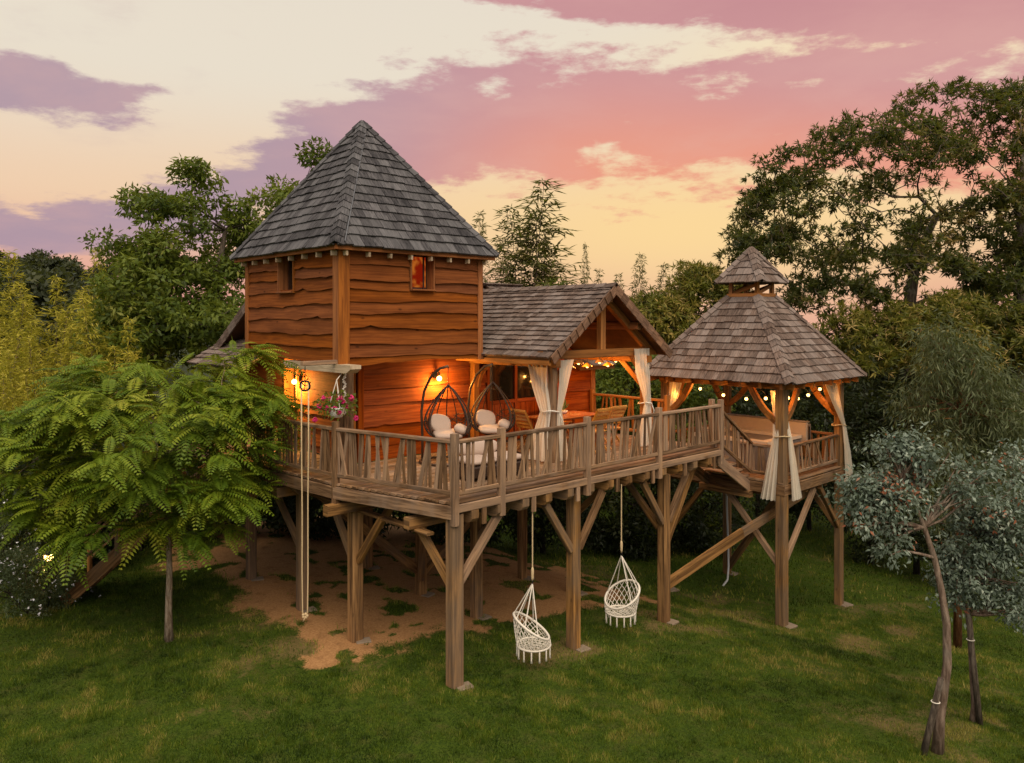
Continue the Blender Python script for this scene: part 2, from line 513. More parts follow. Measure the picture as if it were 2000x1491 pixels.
class MB:
    def __init__(s):
        s.v, s.f, s.uv = [], [], []

    def face(s, idx, uv):
        s.f.append(tuple(idx))
        s.uv.extend(uv)

    def verts(s, pts):
        b = len(s.v)
        s.v.extend([tuple(map(float, p)) for p in pts])
        return b

    def beam(s, p0, p1, w, h, up=(0, 0, 1), ch=.010, w1=None, h1=None, shape=None):
        """squared timber from p0 to p1: w across, h along up, edges eased by ch"""
        p0, p1 = V(p0), V(p1)
        ax = p1 - p0
        L = np.linalg.norm(ax)
        ax = ax / L
        up = V(up)
        if abs(np.dot(unit(up), ax)) > .99:
            up = V(1, 0, 0) if abs(ax[0]) < .9 else V(0, 1, 0)
        sd = unit(np.cross(ax, up))
        u2 = np.cross(sd, ax)
        rings = []
        for P, ww, hh in ((p0, w, h), (p1, w1 or w, h1 or h)):
            x, y = ww / 2, hh / 2
            if ch > 0:
                c = min(ch, x * .45, y * .45)
                cs = [(x, -y + c), (x, y - c), (x - c, y), (-x + c, y), (-x, y - c), (-x, -y + c), (-x + c, -y), (x - c, -y)]
            else:
                cs = [(x, -y), (x, y), (-x, y), (-x, -y)]
            rings.append(s.verts([P + sd * a + u2 * b for a, b in cs]))
        n = len(cs)
        ou, ov = random.random() * 40, random.random() * 40
        per = [0]
        for i in range(n):
            a, b = cs[i], cs[(i + 1) % n]
            per.append(per[-1] + math.hypot(a[0] - b[0], a[1] - b[1]))
        r0, r1 = rings
        for i in range(n):
            j = (i + 1) % n
            s.face((r0 + i, r0 + j, r1 + j, r1 + i), [(ou, ov + per[i]), (ou, ov + per[i + 1]), (ou + L, ov + per[i + 1]), (ou + L, ov + per[i])])
        s.face([r0 + i for i in reversed(range(n))], [(ou + cs[i][0] * .3, ov + cs[i][1]) for i in reversed(range(n))])
        s.face([r1 + i for i in range(n)], [(ou + cs[i][0] * .3, ov + cs[i][1]) for i in range(n)])
        return s

    def box(s, c, size, ch=.006, rz=0.0):
        c = V(c)
        d = V(math.cos(rz), math.sin(rz), 0) * size[0] / 2
        return s.beam(c - d, c + d, size[1], size[2], ch=ch)

    def tube(s, pts, rad, n=8, caps=True, closed=False):
        pts = [V(p) for p in pts]
        m = len(pts)
        rad = [rad] * m if np.isscalar(rad) else list(rad)
        prev = None
        rings = []
        L = 0
        for i, p in enumerate(pts):
            if closed:
                t = unit(pts[(i + 1) % m] - pts[i - 1])
            else:
                t = unit(pts[min(i + 1, m - 1)] - pts[max(i - 1, 0)])
            if prev is None:
                a = V(0, 0, 1) if abs(t[2]) < .9 else V(1, 0, 0)
                prev = unit(np.cross(t, a))
            prev = unit(prev - t * np.dot(prev, t))
            q = np.cross(t, prev)
            rings.append((s.verts([p + (prev * math.cos(x) + q * math.sin(x)) * rad[i] for x in np.linspace(0, 2 * math.pi, n, endpoint=False)]), L))
            if i < m - 1:
                L += np.linalg.norm(pts[i + 1] - p)
        ou = random.random() * 30
        rr = range(m if closed else m - 1)
        for i in rr:
            (a, la), (b, lb) = rings[i], rings[(i + 1) % m]
            for j in range(n):
                k2 = (j + 1) % n
                s.face((a + j, a + k2, b + k2, b + j), [(ou + la, j / n * .2), (ou + la, (j + 1) / n * .2), (ou + lb, (j + 1) / n * .2), (ou + lb, j / n * .2)])
        if caps and not closed:
            a, b = rings[0][0], rings[-1][0]
            s.face([a + j for j in reversed(range(n))], [(0, 0)] * n)
            s.face([b + j for j in range(n)], [(0, 0)] * n)
        return s

    def lathe(s, c, prof, n=16, axis=None):
        """prof: (radius, height) pairs about the vertical through c"""
        c = V(c)
        rings = [s.verts([c + V(r * math.cos(t), r * math.sin(t), z) for t in np.linspace(0, 2 * math.pi, n, endpoint=False)]) for r, z in prof]
        for a, b in zip(rings, rings[1:]):
            for j in range(n):
                k2 = (j + 1) % n
                s.face((a + j, a + k2, b + k2, b + j), [(0, 0), (.1, 0), (.1, .1), (0, .1)])
        return s

    def sphere(s, c, r, n=10, sq=1.0):
        return s.lathe(c, [(max(r * math.sin(t), 1e-4), -r * sq * math.cos(t)) for t in np.linspace(0, math.pi, max(5, n // 2 + 1))], n)

    def prism(s, pts, n):
        """polygon pts (3d) pushed along vector n"""
        a = s.verts(pts)
        b = s.verts([V(p) + V(n) for p in pts])
        k2 = len(pts)
        P = [V(p) for p in pts]
        ax = unit(P[1] - P[0])
        ay = unit(np.cross(np.cross(ax, P[-1] - P[0]), ax))
        uv = [(np.dot(p - P[0], ax), np.dot(p - P[0], ay)) for p in P]
        s.face([a + i for i in reversed(range(k2))], list(reversed(uv)))
        s.face([b + i for i in range(k2)], uv)
        for i in range(k2):
            j = (i + 1) % k2
            L = np.linalg.norm(P[j] - P[i])
            s.face((a + i, a + j, b + j, b + i), [(0, 0), (L, 0), (L, .05), (0, .05)])
        return s

    def build(s, name, mat, parent=None, smooth=False, kind=None):
        o = np.zeros(3) if parent is None else ORG[parent.name]
        me = bpy.data.meshes.new(name)
        me.from_pydata((np.array(s.v) - o).tolist(), [], s.f)
        ul = me.uv_layers.new(name='UVMap')
        ul.data.foreach_set('uv', np.array(s.uv, np.float32).ravel())
        ob = link(name, me, mat, parent, smooth)
        if kind:
            ob['kind'] = kind
        return ob


def B(name, mat, parent, p0, p1, w, h, up=(0, 0, 1), ch=.010, **kw):
    return MB().beam(p0, p1, w, h, up, ch, **kw).build(name, mat, parent)


def arrays_mesh(name, verts, faces, tint=None):
    """fast mesh from arrays; faces all tris or all quads; tint per vertex"""
    me = bpy.data.meshes.new(name)
    nv, (nf, k) = len(verts), faces.shape
    me.vertices.add(nv)
    me.vertices.foreach_set('co', np.ascontiguousarray(verts, np.float32).ravel())
    me.loops.add(nf * k)
    me.loops.foreach_set('vertex_index', np.ascontiguousarray(faces, np.int32).ravel())
    me.polygons.add(nf)
    me.polygons.foreach_set('loop_start', np.arange(0, nf * k, k, dtype=np.int32))
    me.update(calc_edges=True)
    if tint is not None:
        at = me.attributes.new('tint', 'FLOAT', 'POINT')
        at.data.foreach_set('value', np.ascontiguousarray(np.clip(tint, 0, 1), np.float32))
    return me


def P(u, d):
    """plan point d metres in front of the camera, u in photograph columns"""
    x = (u - 1000) / 1488 * d
    return (CAM[0] + x * RX[0] + d * RY[0], CAM[1] + x * RX[1] + d * RY[1])


def Z(v, d):
    return CAM[2] + (628 - v) / 1488 * d


# value noise for terrain, dry patches and grass
class VN:
    def __init__(s, seed):
        s.g = np.random.default_rng(seed).random((256, 256))

    def __call__(s, x, y):
        x, y = np.asarray(x, float), np.asarray(y, float)
        xi, yi = np.floor(x).astype(int), np.floor(y).astype(int)
        fx, fy = x - xi, y - yi
        fx, fy = fx * fx * (3 - 2 * fx), fy * fy * (3 - 2 * fy)
        g = s.g
        a, b = g[xi % 256, yi % 256], g[(xi + 1) % 256, yi % 256]
        c, d = g[xi % 256, (yi + 1) % 256], g[(xi + 1) % 256, (yi + 1) % 256]
        return (a * (1 - fx) + b * fx) * (1 - fy) + (c * (1 - fx) + d * fx) * fy

    def fbm(s, x, y, o=4):
        t, a, n = 0, .5, 0
        for i in range(o):
            t = t + a * s(x * 2 ** i + 17 * i, y * 2 ** i + 5 * i)
            n += a
            a *= .5
        return t / n


N1, N2, N3 = VN(1), VN(2), VN(3)


def sstep(x, a, b):
    t = np.clip((np.asarray(x, float) - a) / (b - a), 0, 1)
    return t * t * (3 - 2 * t)


_ga = np.linspace(-400, 400, 4001)
_gz = np.interp(_ga, [-400, -30, -8, 0, 2.93, 5.7, 9.15, 12.15, 18, 40, 400], [3, 1.0, .12, 0, -.28, -.52, -1.33, -1.58, -1.95, -2.6, -3])
_k = np.exp(-np.linspace(-2.2, 2.2, 9) ** 2)
_gz = np.convolve(np.pad(_gz, 4, mode='edge'), _k / _k.sum(), 'valid')


def gz(a, b):
    a, b = np.asarray(a, float), np.asarray(b, float)
    z = np.interp(a, _ga, _gz)
    z = z + .10 * (N1.fbm(a * .25 + 40, b * .25 + 40, 3) - .5) * sstep(np.abs(a - 3) + np.abs(b - 2), 9, 16)
    return z


def dirt_mask(a, b):
    """bare earth under the deck"""
    a, b = np.asarray(a, float), np.asarray(b, float)
    n = N2.fbm(a * .9 + 30, b * .9 + 30, 6)
    sd = np.minimum(np.minimum(a + 1.0, 7.6 - a), np.minimum(b - (1.85 - .10 * a), 13 - b))
    m = sstep(sd + (n - .5) * 2.6 + (N3.fbm(a * 5, b * 5, 3) - .5) * .7, -.45, .75)
    tuft = sstep(N1.fbm(a * 1.9 + 90, b * 1.9 + 90, 4), .56, .66)          # weeds left in the bare earth
    return m * (1 - .75 * tuft)


def dry_mask(a, b):
    """thin, straw-coloured places in the mown lawn"""
    a, b = np.asarray(a, float), np.asarray(b, float)
    n = N2.fbm(a * 1.3 + 70, b * 1.3 + 70, 5)
    q = N3.fbm((a * .45 + b * .89) * 1.1 + 60, (a * .89 - b * .45) * .35 + 60, 5)
    dry = sstep(q, .50, .78) * .55 * sstep(n, .3, .6)
    for pa, pb, r_ in ((4.6, -5.3, 1.2), (6.6, -5.6, 1.0), (5.9, .1, 1.5), (-.8, 2.6, 1.6), (8.6, .6, 1.8), (.3, .2, .7), (3.1, .2, .8), (9.4, -2.0, 1.3), (11.5, -2.6, 1.4), (7.3, -3.0, 1.2), (2.2, .3, .8)):
        dd = np.hypot(a - pa, (b - pb) * 1.3)
        dry = np.maximum(dry, sstep(r_ - dd + (n - .5) * 4.2, -.5, 1.8) * .75)
    return dry


def build_ground():
    def axis(c, lo, hi, step):
        mid = np.arange(lo, hi, step)
        g = np.cumsum(step * 1.35 ** np.arange(1, 26))
        g = g[g < 420]
        return np.concatenate([lo - g[::-1], mid, hi - step + g])
    xs, ys = axis(0, -10, 17, .11), axis(0, -9, 17, .11)
    A, Bb = np.meshgrid(xs, ys, indexing='ij')
    Zz = gz(A, Bb)
    Zz = Zz + .03 * (N1.fbm(A * 1.7, Bb * 1.7, 3) - .5)
    v = np.stack([A, Bb, Zz], -1).reshape(-1, 3)
    nx, ny = len(xs), len(ys)
    i = np.arange(nx * ny).reshape(nx, ny)
    f = np.stack([i[:-1, :-1], i[1:, :-1], i[1:, 1:], i[:-1, 1:]], -1).reshape(-1, 4)
    me = arrays_mesh('lawn', v, f)
    at = me.attributes.new('dirt', 'FLOAT', 'POINT')
    at.data.foreach_set('value', dirt_mask(v[:, 0], v[:, 1]).astype(np.float32))
    at = me.attributes.new('dry', 'FLOAT', 'POINT')
    at.data.foreach_set('value', dry_mask(v[:, 0], v[:, 1]).astype(np.float32))
    o = link('lawn', me, 'lawn_soil', None, True)
    tag(o, 'mown lawn with bare brown earth under the tree house', 'lawn', kind='structure')


build_ground()


def build_grass():
    rg = np.random.default_rng(5)
    out = []
    for lo, hi, n, h, w in ((8.5, 13, 240000, .042, .010), (13, 19, 190000, .050, .014), (19, 34, 95000, .070, .028)):
        d = np.sqrt(rg.random(n) * (hi * hi - lo * lo) + lo * lo)
        u = rg.uniform(-.74, .74, n)
        a = CAM[0] + u * d * RX[0] + d * RY[0]
        b = CAM[1] + u * d * RX[1] + d * RY[1]
        m = dirt_mask(a, b)
        dr = dry_mask(a, b)
        keep = rg.random(n) > np.maximum(m * 1.25, dr * .80)
        a, b = a[keep], b[keep]
        n = len(a)
        cl = N3.fbm(a * 4.3, b * 4.3, 3)
        hh = h * (.25 + 1.5 * cl) * rg.uniform(.6, 1.4, n)
        weed = sstep(N2.fbm(a * 6.1 + 9, b * 6.1 + 9, 2), .66, .74)
        hh = hh * (1 + .9 * weed)
        z = gz(a, b) - .01
        th = rg.uniform(0, 2 * np.pi, n)
        ln = rg.uniform(.1, .75, n) * hh
        base = np.stack([a, b, z], -1)
        sx = np.stack([np.cos(th), np.sin(th), 0 * th], -1) * (w * rg.uniform(.6, 1.4, n))[:, None]
        ph = rg.uniform(0, 2 * np.pi, n)
        tip = base + np.stack([np.cos(ph) * ln, np.sin(ph) * ln, hh], -1)
        v = np.stack([base - sx / 2, base + sx / 2, tip], 1).reshape(-1, 3)
        patch = N1.fbm(a * .9 + 11, b * .9 + 3, 4)
        ti = .36 + 1.5 * (patch - .5) + 1.5 * (cl - .5) + rg.normal(0, .17, n) + dr[keep] * .50 + m[keep] * .2
        out.append((v, np.repeat(ti, 3)))
    v = np.concatenate([q[0] for q in out])
    t = np.concatenate([q[1] for q in out])
    f = np.arange(len(v)).reshape(-1, 3)
    o = link('grass', arrays_mesh('grass', v, f, t), 'grass_blade')
    tag(o, 'short green grass blades over the lawn', 'grass', kind='stuff')


build_grass()

# ------------------------------------------------------------------ roofs, walls
def shingle_solids(E0, E1, T0, T1, exposure, wmean, over=.05, nlift=0.0):
    """courses of split shingles over the face eave E0-E1, top T0-T1 (T0 == T1 for a triangle)"""
    E0, E1, T0, T1 = map(V, (E0, E1, T0, T1))
    ax = unit(E1 - E0)
    L = np.linalg.norm(E1 - E0)
    up = (T0 + T1) / 2 - (E0 + E1) / 2
    ay = up - ax * np.dot(up, ax)
    H = np.linalg.norm(ay)
    ay = ay / H
    n = np.cross(ax, ay)
    if n[2] < 0:
        n = -n
    tl, tr = np.dot(T0 - E0, ax), np.dot(T1 - E0, ax)
    xl = lambda y: tl * y / H
    xr = lambda y: L + (tr - L) * y / H
    out = []
    rows = int(H / exposure)
    ex = H / rows
    for r in range(rows):
        yb = r * ex - (over if r == 0 else 0)
        lo, hi = xl(max(yb, 0)), xr(max(yb, 0))
        x = lo - random.random() * wmean * .6
        while x < hi - .02:
            w = wmean * random.uniform(.6, 1.45)
            y0 = yb + random.uniform(-.012, .012)
            y1 = min(yb + ex * 1.45, H + .01)
            g = .004
            q = []
            for y in (y0, y1):
                c0, c1 = xl(max(y, 0)), xr(max(y, 0))
                q.append((min(max(x + g, c0), c1), min(max(x + w - g, c0), c1), y))
            x += w
            if q[0][1] - q[0][0] < .025:
                continue
            th = random.uniform(.020, .034)
            t0, b0 = nlift + .036 + th * .5 + random.uniform(0, .010), nlift + .020
            t1, b1 = nlift + .012, nlift + .004
            pts = []
            for (xa, xb, y), tt, bb in ((q[0], t0, b0 - .006), (q[1], t1, b1)):
                for xx in (xa, xb):
                    for h in (bb, tt):
                        pts.append(E0 + ax * xx + ay * y + n * h)
            out.append(pts)
    return out


SH_F = [(1, 3, 7, 5), (0, 4, 6, 2), (0, 2, 3, 1), (4, 5, 7, 6), (0, 1, 5, 4), (2, 6, 7, 3)]


def add_shingle(mb, pts):
    b = mb.verts(pts)
    P8 = [V(p) for p in pts]
    ax, ay = P8[2] - P8[0], P8[4] - P8[0]
    la, lb = max(np.linalg.norm(ax), 1e-6), max(np.linalg.norm(ay), 1e-6)
    o1, o2 = random.random() * 30, random.random() * 30
    for f in SH_F:
        mb.face([b + i for i in f], [(o1 + np.dot(P8[i] - P8[0], ay) / lb, o2 + np.dot(P8[i] - P8[0], ax) / la) for i in f])


def lay_shingles(solids, mat, parent, single=True):
    if single:
        for s in solids:
            mb = MB()
            add_shingle(mb, s)
            mb.build('shingle', mat, parent)
    elif solids:
        mb = MB()
        for s in solids:
            add_shingle(mb, s)
        mb.build('shingles', mat, parent, kind='stuff')


def hip_caps(p0, p1, nA, nB, mat, parent, step=.21, w=.12, name='hip_cap'):
    """saddle shingles up a hip from p0 to p1; nA, nB the normals of the two faces"""
    p0, p1, nA, nB = V(p0), V(p1), unit(nA), unit(nB)
    t = unit(p1 - p0)
    L = np.linalg.norm(p1 - p0)
    sA, sB = unit(np.cross(t, nA)), unit(np.cross(t, nB))
    if np.dot(sA, nB) > 0: sA = -sA
    if np.dot(sB, nA) > 0: sB = -sB
    up = unit(nA + nB)
    n = max(1, int(L / step))
    st = L / n
    for i in range(n):
        mb = MB()
        pts = []
        for y, lift in ((i * st - .03, .062), (i * st + st * 1.15, .040)):
            y = min(y, L + .02)
            c = p0 + t * y
            ww = w * random.uniform(.9, 1.1)
            for h in (0, .022):
                pts += [c + sA * ww + nA * (lift + h - .008), c + up * (lift * 1.15 + h), c + sB * ww + nB * (lift + h - .008)]
        b = mb.verts(pts)
        o1 = random.random() * 20
        for f in ((3, 4, 10, 9), (4, 5, 11, 10), (0, 6, 7, 1), (1, 7, 8, 2), (0, 1, 4, 3), (1, 2, 5, 4), (6, 9, 10, 7), (7, 10, 11, 8), (0, 3, 9, 6), (2, 8, 11, 5)):
            mb.face([b + j for j in f], [(o1 + (.25 if j in (6, 7, 8, 9, 10, 11) else 0), (j % 3) * .1) for j in f])
        mb.build(name, mat, parent)


def live_board(mb, p0, d, n, L, zt, zb, amp=.022, seed=0, out0=.010, out1=.056, th=.030):
    """weatherboard with a waney lower edge; p0 at z=0, d along, n outward"""
    p0, d, n = V(p0), V(d), V(n)
    m = max(3, int(L / .16) + 1)
    rg = random.Random(seed)
    ph = [rg.uniform(0, 6.3) for _ in range(4)]
    fr = [rg.uniform(.7, 1.4), rg.uniform(1.8, 3.2), rg.uniform(4, 7), rg.uniform(9, 14)]
    am = [amp * .9, amp * .6, amp * .32, amp * .18]
    bumps = [(rg.uniform(0, L), rg.uniform(.05, .12), rg.uniform(-.03, .045)) for _ in range(max(1, int(L / 1.3)))]
    rows = []
    o1, o2 = rg.random() * 40, rg.random() * 40
    for i in range(m):
        x = L * i / (m - 1)
        w = sum(a * math.sin(f * x + p) for a, f, p in zip(am, fr, ph)) + sum(h * math.exp(-((x - c) / s_) ** 2) for c, s_, h in bumps)
        zz = zb + w
        c = p0 + d * x
        rows.append((mb.verts([c + n * out0 + V(0, 0, zt), c + n * (out1 + .01 * math.sin(2 * x + ph[0])) + V(0, 0, zz), c + n * (out1 - th) + V(0, 0, zz + .006), c + n * (out0 - .012) + V(0, 0, zt)]), x, zz))
    for (a, xa, za), (b, xb, zb2) in zip(rows, rows[1:]):
        mb.face((a, a + 1, b + 1, b), [(o1 + xa, o2 + zt - zt), (o1 + xa, o2 + zt - za), (o1 + xb, o2 + zt - zb2), (o1 + xb, o2)])
        mb.face((a + 1, a + 2, b + 2, b + 1), [(o1 + xa, o2), (o1 + xa, o2 + .03), (o1 + xb, o2 + .03), (o1 + xb, o2)])
        mb.face((a + 2, a + 3, b + 3, b + 2), [(o1 + xa, o2), (o1 + xa, o2 + .3), (o1 + xb, o2 + .3), (o1 + xb, o2)])
        mb.face((a + 3, a, b, b + 3), [(o1 + xa, o2), (o1 + xa, o2 + .03), (o1 + xb, o2 + .03), (o1 + xb, o2)])
    a, b = rows[0][0], rows[-1][0]
    mb.face((a + 3, a + 2, a + 1, a), [(o1, o2)] * 4)
    mb.face((b, b + 1, b + 2, b + 3), [(o1, o2)] * 4)


def board_wall(parent, mat, p0, d, n, L, z0, z1, openings=(), hmean=.27, seed=1, amp=.022):
    """boards from z1 down to z0; openings (x0, x1, za, zb) split the boards they cut"""
    rg = random.Random(seed)
    z = z1
    i = 0
    while z > z0 + .08:
        h = hmean * rg.uniform(.78, 1.25)
        zb = max(z - h, z0)
        for x0, x1, za, zc in openings:
            if zb < za < z - .07:
                zb = za
        spans = [(0.0, L)]
        for x0, x1, za, zc in openings:
            if zb < zc - .03 and z > za + .071:
                spans = [q for s in spans for q in ((s[0], min(s[1], x0)), (max(s[0], x1), s[1])) if q[1] - q[0] > .05]
        for s0, s1 in spans:
            mb = MB()
            live_board(mb, V(p0) + V(d) * s0, d, n, s1 - s0, z + .035, zb, amp, seed * 100 + i, out1=.056 + rg.uniform(-.006, .010))
            mb.build('board', mat, parent)
            i += 1
        z = zb


def window_unit(parent, c, d, n, w, h, pane_mat, proud=.075, deep=.17, trim='orange_trim', th=.035, bar=.3):
    """deep boxed window: c centre on the wall plane, d along, n outward; pane set back in the reveal"""
    c, d, n = V(c), V(d), V(n)
    up = V(0, 0, 1)
    mid, dep = (proud - deep) / 2, proud + deep
    win = MB().beam(c - n * (deep - .01) - d * (w / 2 - .01), c - n * (deep - .01) + d * (w / 2 - .01), .02, h - .02, up, 0).build('window', 'sash', parent)
    q = MB()
    b = q.verts([c - n * (deep - .026) + d * (sx * (w / 2 - .04)) + up * (sz * (h / 2 - .045)) for sx, sz in ((-1, -1), (1, -1), (1, 1), (-1, 1))])
    q.face((b, b + 1, b + 2, b + 3), [(0, 0), (1, 0), (1, 1), (0, 1)])
    q.build('pane', pane_mat, win)
    for sx in (-1, 1):
        e = c + n * mid + d * sx * (w / 2 + th / 2)
        B('jamb', trim, win, e - up * (h / 2 + th), e + up * (h / 2 + th), th, dep, up=n)
    e = c + n * mid + up * (h / 2 + th / 2)
    B('head', trim, win, e - d * w / 2, e + d * w / 2, dep, th, up=up)
    e = c + n * (mid + .02) - up * (h / 2 + th / 2)
    B('sill', trim, win, e - d * (w / 2 + .02), e + d * (w / 2 + .02), dep + .05, th, up=up)
    B('mullion', 'sash', win, c - n * (deep - .035) + d * (w * bar) - up * (h / 2 - .02), c - n * (deep - .035) + d * (w * bar) + up * (h / 2 - .02), .03, .03, up=n)
    return win


def sheathing(parent, p0, d, n, L, z0, z1, op):
    """solid backing behind the boards, cut round one opening (x0, x1, za, zb)"""
    p0, d, n = V(p0), V(d), V(n)
    for x0, x1, a, b in ((0, op[0] + .02, z0, z1), (op[1] - .02, L, z0, z1), (op[0], op[1], z0, op[2] + .02), (op[0], op[1], op[3], z1)):
        if b - a > .02:
            B('sheathing', 'stained_board', parent, p0 + d * x0 - n * .02 + V(0, 0, (a + b) / 2), p0 + d * x1 - n * .02 + V(0, 0, (a + b) / 2), .02, b - a, ch=0)


# ------------------------------------------------------------------ the cabin
cabin = thing('treehouse_cabin', 'orange boarded cabin with a square tower under a steep shingle roof', 'cabin', (1.4, 5.0, 2.9))
TA0, TA1, TB0, TB1 = -.26, 3.08, 2.98, 6.91
TZ0, TZ1 = 4.99, 7.40
# tower carcass, boards, corner trims
MB().beam((TA0 + .36, (TB0 + TB1) / 2 + .16, (TZ0 + TZ1) / 2 + .02), (TA1 - .02, (TB0 + TB1) / 2 + .16, (TZ0 + TZ1) / 2 + .02), TB1 - TB0 - .36, TZ1 - TZ0 - .04, ch=0).build('tower_core', 'soffit', cabin)
wl = MB().beam((TA0 + .01, TB0 + .1, 7.28), (TA0 + .01, TB1 - .1, 7.28), .06, .12).build('tower_wall', 'orange_trim', cabin)
wr = MB().beam((TA0 + .1, TB0 + .01, 7.28), (TA1 - .1, TB0 + .01, 7.28), .06, .12).build('tower_wall', 'orange_trim', cabin)
winL = (1.58, 2.30, 6.30, 7.10)
winR = (1.39, 2.02, 6.33, 7.10)
board_wall(wl, 'stained_board', (TA0, TB0 + .10, 0), (0, 1, 0), (-1, 0, 0), TB1 - TB0 - .2, TZ0 - .03, 7.24, [(winL[0], winL[1], winL[2], 7.3)], .25, 3)
board_wall(wr, 'stained_board', (TA0 + .10, TB0, 0), (1, 0, 0), (0, -1, 0), TA1 - TA0 - .2, TZ0 - .05, 7.24, [(winR[0], winR[1], winR[2], 7.3)], .255, 4)
window_unit(cabin, (TA0, TB0 + .10 + (winL[0] + winL[1]) / 2, (winL[2] + winL[3]) / 2), (0, 1, 0), (-1, 0, 0), .62, .74, 'glass', bar=-.3)
window_unit(cabin, (TA0 + .10 + (winR[0] + winR[1]) / 2, TB0, (winR[2] + winR[3]) / 2), (1, 0, 0), (0, -1, 0), .52, .70, 'lit_room')
sheathing(wl, (TA0, TB0, 0), (0, 1, 0), (-1, 0, 0), TB1 - TB0, TZ0, 7.35, (winL[0] + .1, winL[1] + .1, winL[2], 7.12))
sheathing(wr, (TA0, TB0, 0), (1, 0, 0), (0, -1, 0), TA1 - TA0, TZ0, 7.35, (winR[0] + .1, winR[1] + .1, winR[2], 7.12))
zt, zb = 7.20, TZ0 - .06
B('corner_trim', 'orange_trim', cabin, (TA0 - .045, TB0 + .075, zb), (TA0 - .045, TB0 + .075, zt), .20, .05, up=(1, 0, 0))
B('corner_trim', 'orange_trim', cabin, (TA0 + .045, TB0 - .045, zb), (TA0 + .045, TB0 - .045, zt), .22, .05, up=(0, 1, 0))
B('corner_trim', 'orange_trim', cabin, (TA0 - .045, TB1 - .04, zb), (TA0 - .045, TB1 - .04, zt), .15, .05, up=(1, 0, 0))
B('corner_trim', 'orange_trim', cabin, (TA1 - .03, TB0 - .045, zb), (TA1 - .03, TB0 - .045, zt), .13, .05, up=(0, 1, 0))
# tower roof
EO = .24
e0, e1, e2, e3 = (TA0 - EO, TB0 - EO, 7.12), (TA1 + EO, TB0 - EO, 7.12), (TA1 + EO, TB1 + EO, 7.12), (TA0 - EO, TB1 + EO, 7.12)
apx = (1.41, 4.945, 10.02)
mb = MB()
b = mb.verts([e0, e1, e2, e3, apx])
for f in ((0, 1, 4), (1, 2, 4), (2, 3, 4), (3, 0, 4)):
    mb.face([b + i for i in f], [(0, 0), (1, 0), (.5, 1)])
mb.face((b + 3, b + 2, b + 1, b), [(0, 0)] * 4)
troof = mb.build('tower_roof', 'underlay', cabin)
lay_shingles(shingle_solids(e3, e0, apx, apx, .215, .20), 'grey_shingle', troof)
lay_shingles(shingle_solids(e0, e1, apx, apx, .215, .20), 'grey_shingle', troof)
lay_shingles(shingle_solids(e1, e2, apx, apx, .215, .24) + shingle_solids(e2, e3, apx, apx, .215, .24), 'grey_shingle', troof, False)
nA = np.cross(V(e0) - V(e3), V(apx) - V(e3)); nF = np.cross(V(e1) - V(e0), V(apx) - V(e0)); nR = np.cross(V(e2) - V(e1), V(apx) - V(e1))
nBk = np.cross(V(e3) - V(e2), V(apx) - V(e2))
hip_caps(e0, apx, nA, nF, 'grey_shingle', troof, .20, .11)
hip_caps(e1, apx, nF, nR, 'grey_shingle', troof, .20, .11)
hip_caps(e3, apx, nBk, nA, 'grey_shingle', troof, .20, .11)
t = unit(V(apx) - V(e0))
sF = -unit(np.cross(t, unit(nF)))
if sF[0] < 0: sF = -sF
B('flashing', 'lead_flashing', troof, V(e0) + t * .1 + sF * .14 + unit(nF) * .055, V(apx) - t * .35 + sF * .10 + unit(nF) * .055, .02, .02, up=nF, ch=.004)
# fascia and rafter tails under the tower eave
for p, q in ((e0, e1), (e3, e0)):
    p, q = V(p), V(q)
    inn = unit(V(1.41, 4.945, 0) - V((p[0] + q[0]) / 2, (p[1] + q[1]) / 2, 0))
    inn = inn if p is e0 else inn
    nrm = V(0, 1, 0) if abs(p[1] - q[1]) < .1 else V(1, 0, 0)
    B('fascia', 'orange_trim', troof, p + nrm * .035 - V(0, 0, .05), q + nrm * .035 - V(0, 0, .05), .035, .10)
    n = 8
    for i in range(n):
        c = p + (q - p) * ((i + .55) / n)
        c = c + nrm * .03
        B('rafter_tail', 'pale_wood', troof, c + nrm * .02 + V(0, 0, -.145), c + nrm * .13 + V(0, 0, -.145), .045, .10)

# lower storey
LA, LB, HA1, HB1 = .63, 3.87, 7.72, 9.5
MB().beam((LA + .34, (LB + HB1) / 2, 3.92), (HA1, (LB + HB1) / 2, 3.92), HB1 - LB, 2.02, ch=0).build('cabin_core', 'soffit', cabin)
fw = MB().beam((LA, LB - .02, 4.98), (4.0, LB - .02, 4.98), .05, .10).build('front_wall', 'soffit', cabin)
board_wall(fw, 'porch_board', (LA + .1, LB, 0), (1, 0, 0), (0, -1, 0), 3.35, 2.92, 4.97, (), .36, 8, .014)
board_wall(fw, 'porch_board', (5.80, LB, 0), (1, 0, 0), (0, -1, 0), 1.82, 2.92, 4.97, (), .40, 9, .012)
lw = MB().beam((LA - .02, LB + .1, 4.98), (LA - .02, HB1, 4.98), .05, .10).build('side_wall', 'soffit', cabin)
board_wall(lw, 'stained_board', (LA, LB + .08, 0), (0, 1, 0), (-1, 0, 0), HB1 - LB - .1, 2.92, 5.02, [(2.32, 2.95, 3.75, 4.95)], .40, 12, .018)
window_unit(cabin, (LA, LB + .08 + 2.63, 4.36), (0, 1, 0), (-1, 0, 0), .54, 1.06, 'glass', bar=-.3)
B('corner_trim', 'porch_board', cabin, (LA + .05, LB - .05, 2.92), (LA + .05, LB - .05, 4.98), .13, .05, up=(0, 1, 0))
B('corner_trim', 'orange_trim', cabin, (LA - .05, LB + .06, 2.92), (LA - .05, LB + .06, 4.98), .14, .05, up=(1, 0, 0))
B('corner_trim', 'orange_trim', cabin, (HA1 - .04, LB - .055, 2.92), (HA1 - .04, LB - .055, 4.98), .16, .05, up=(0, 1, 0))
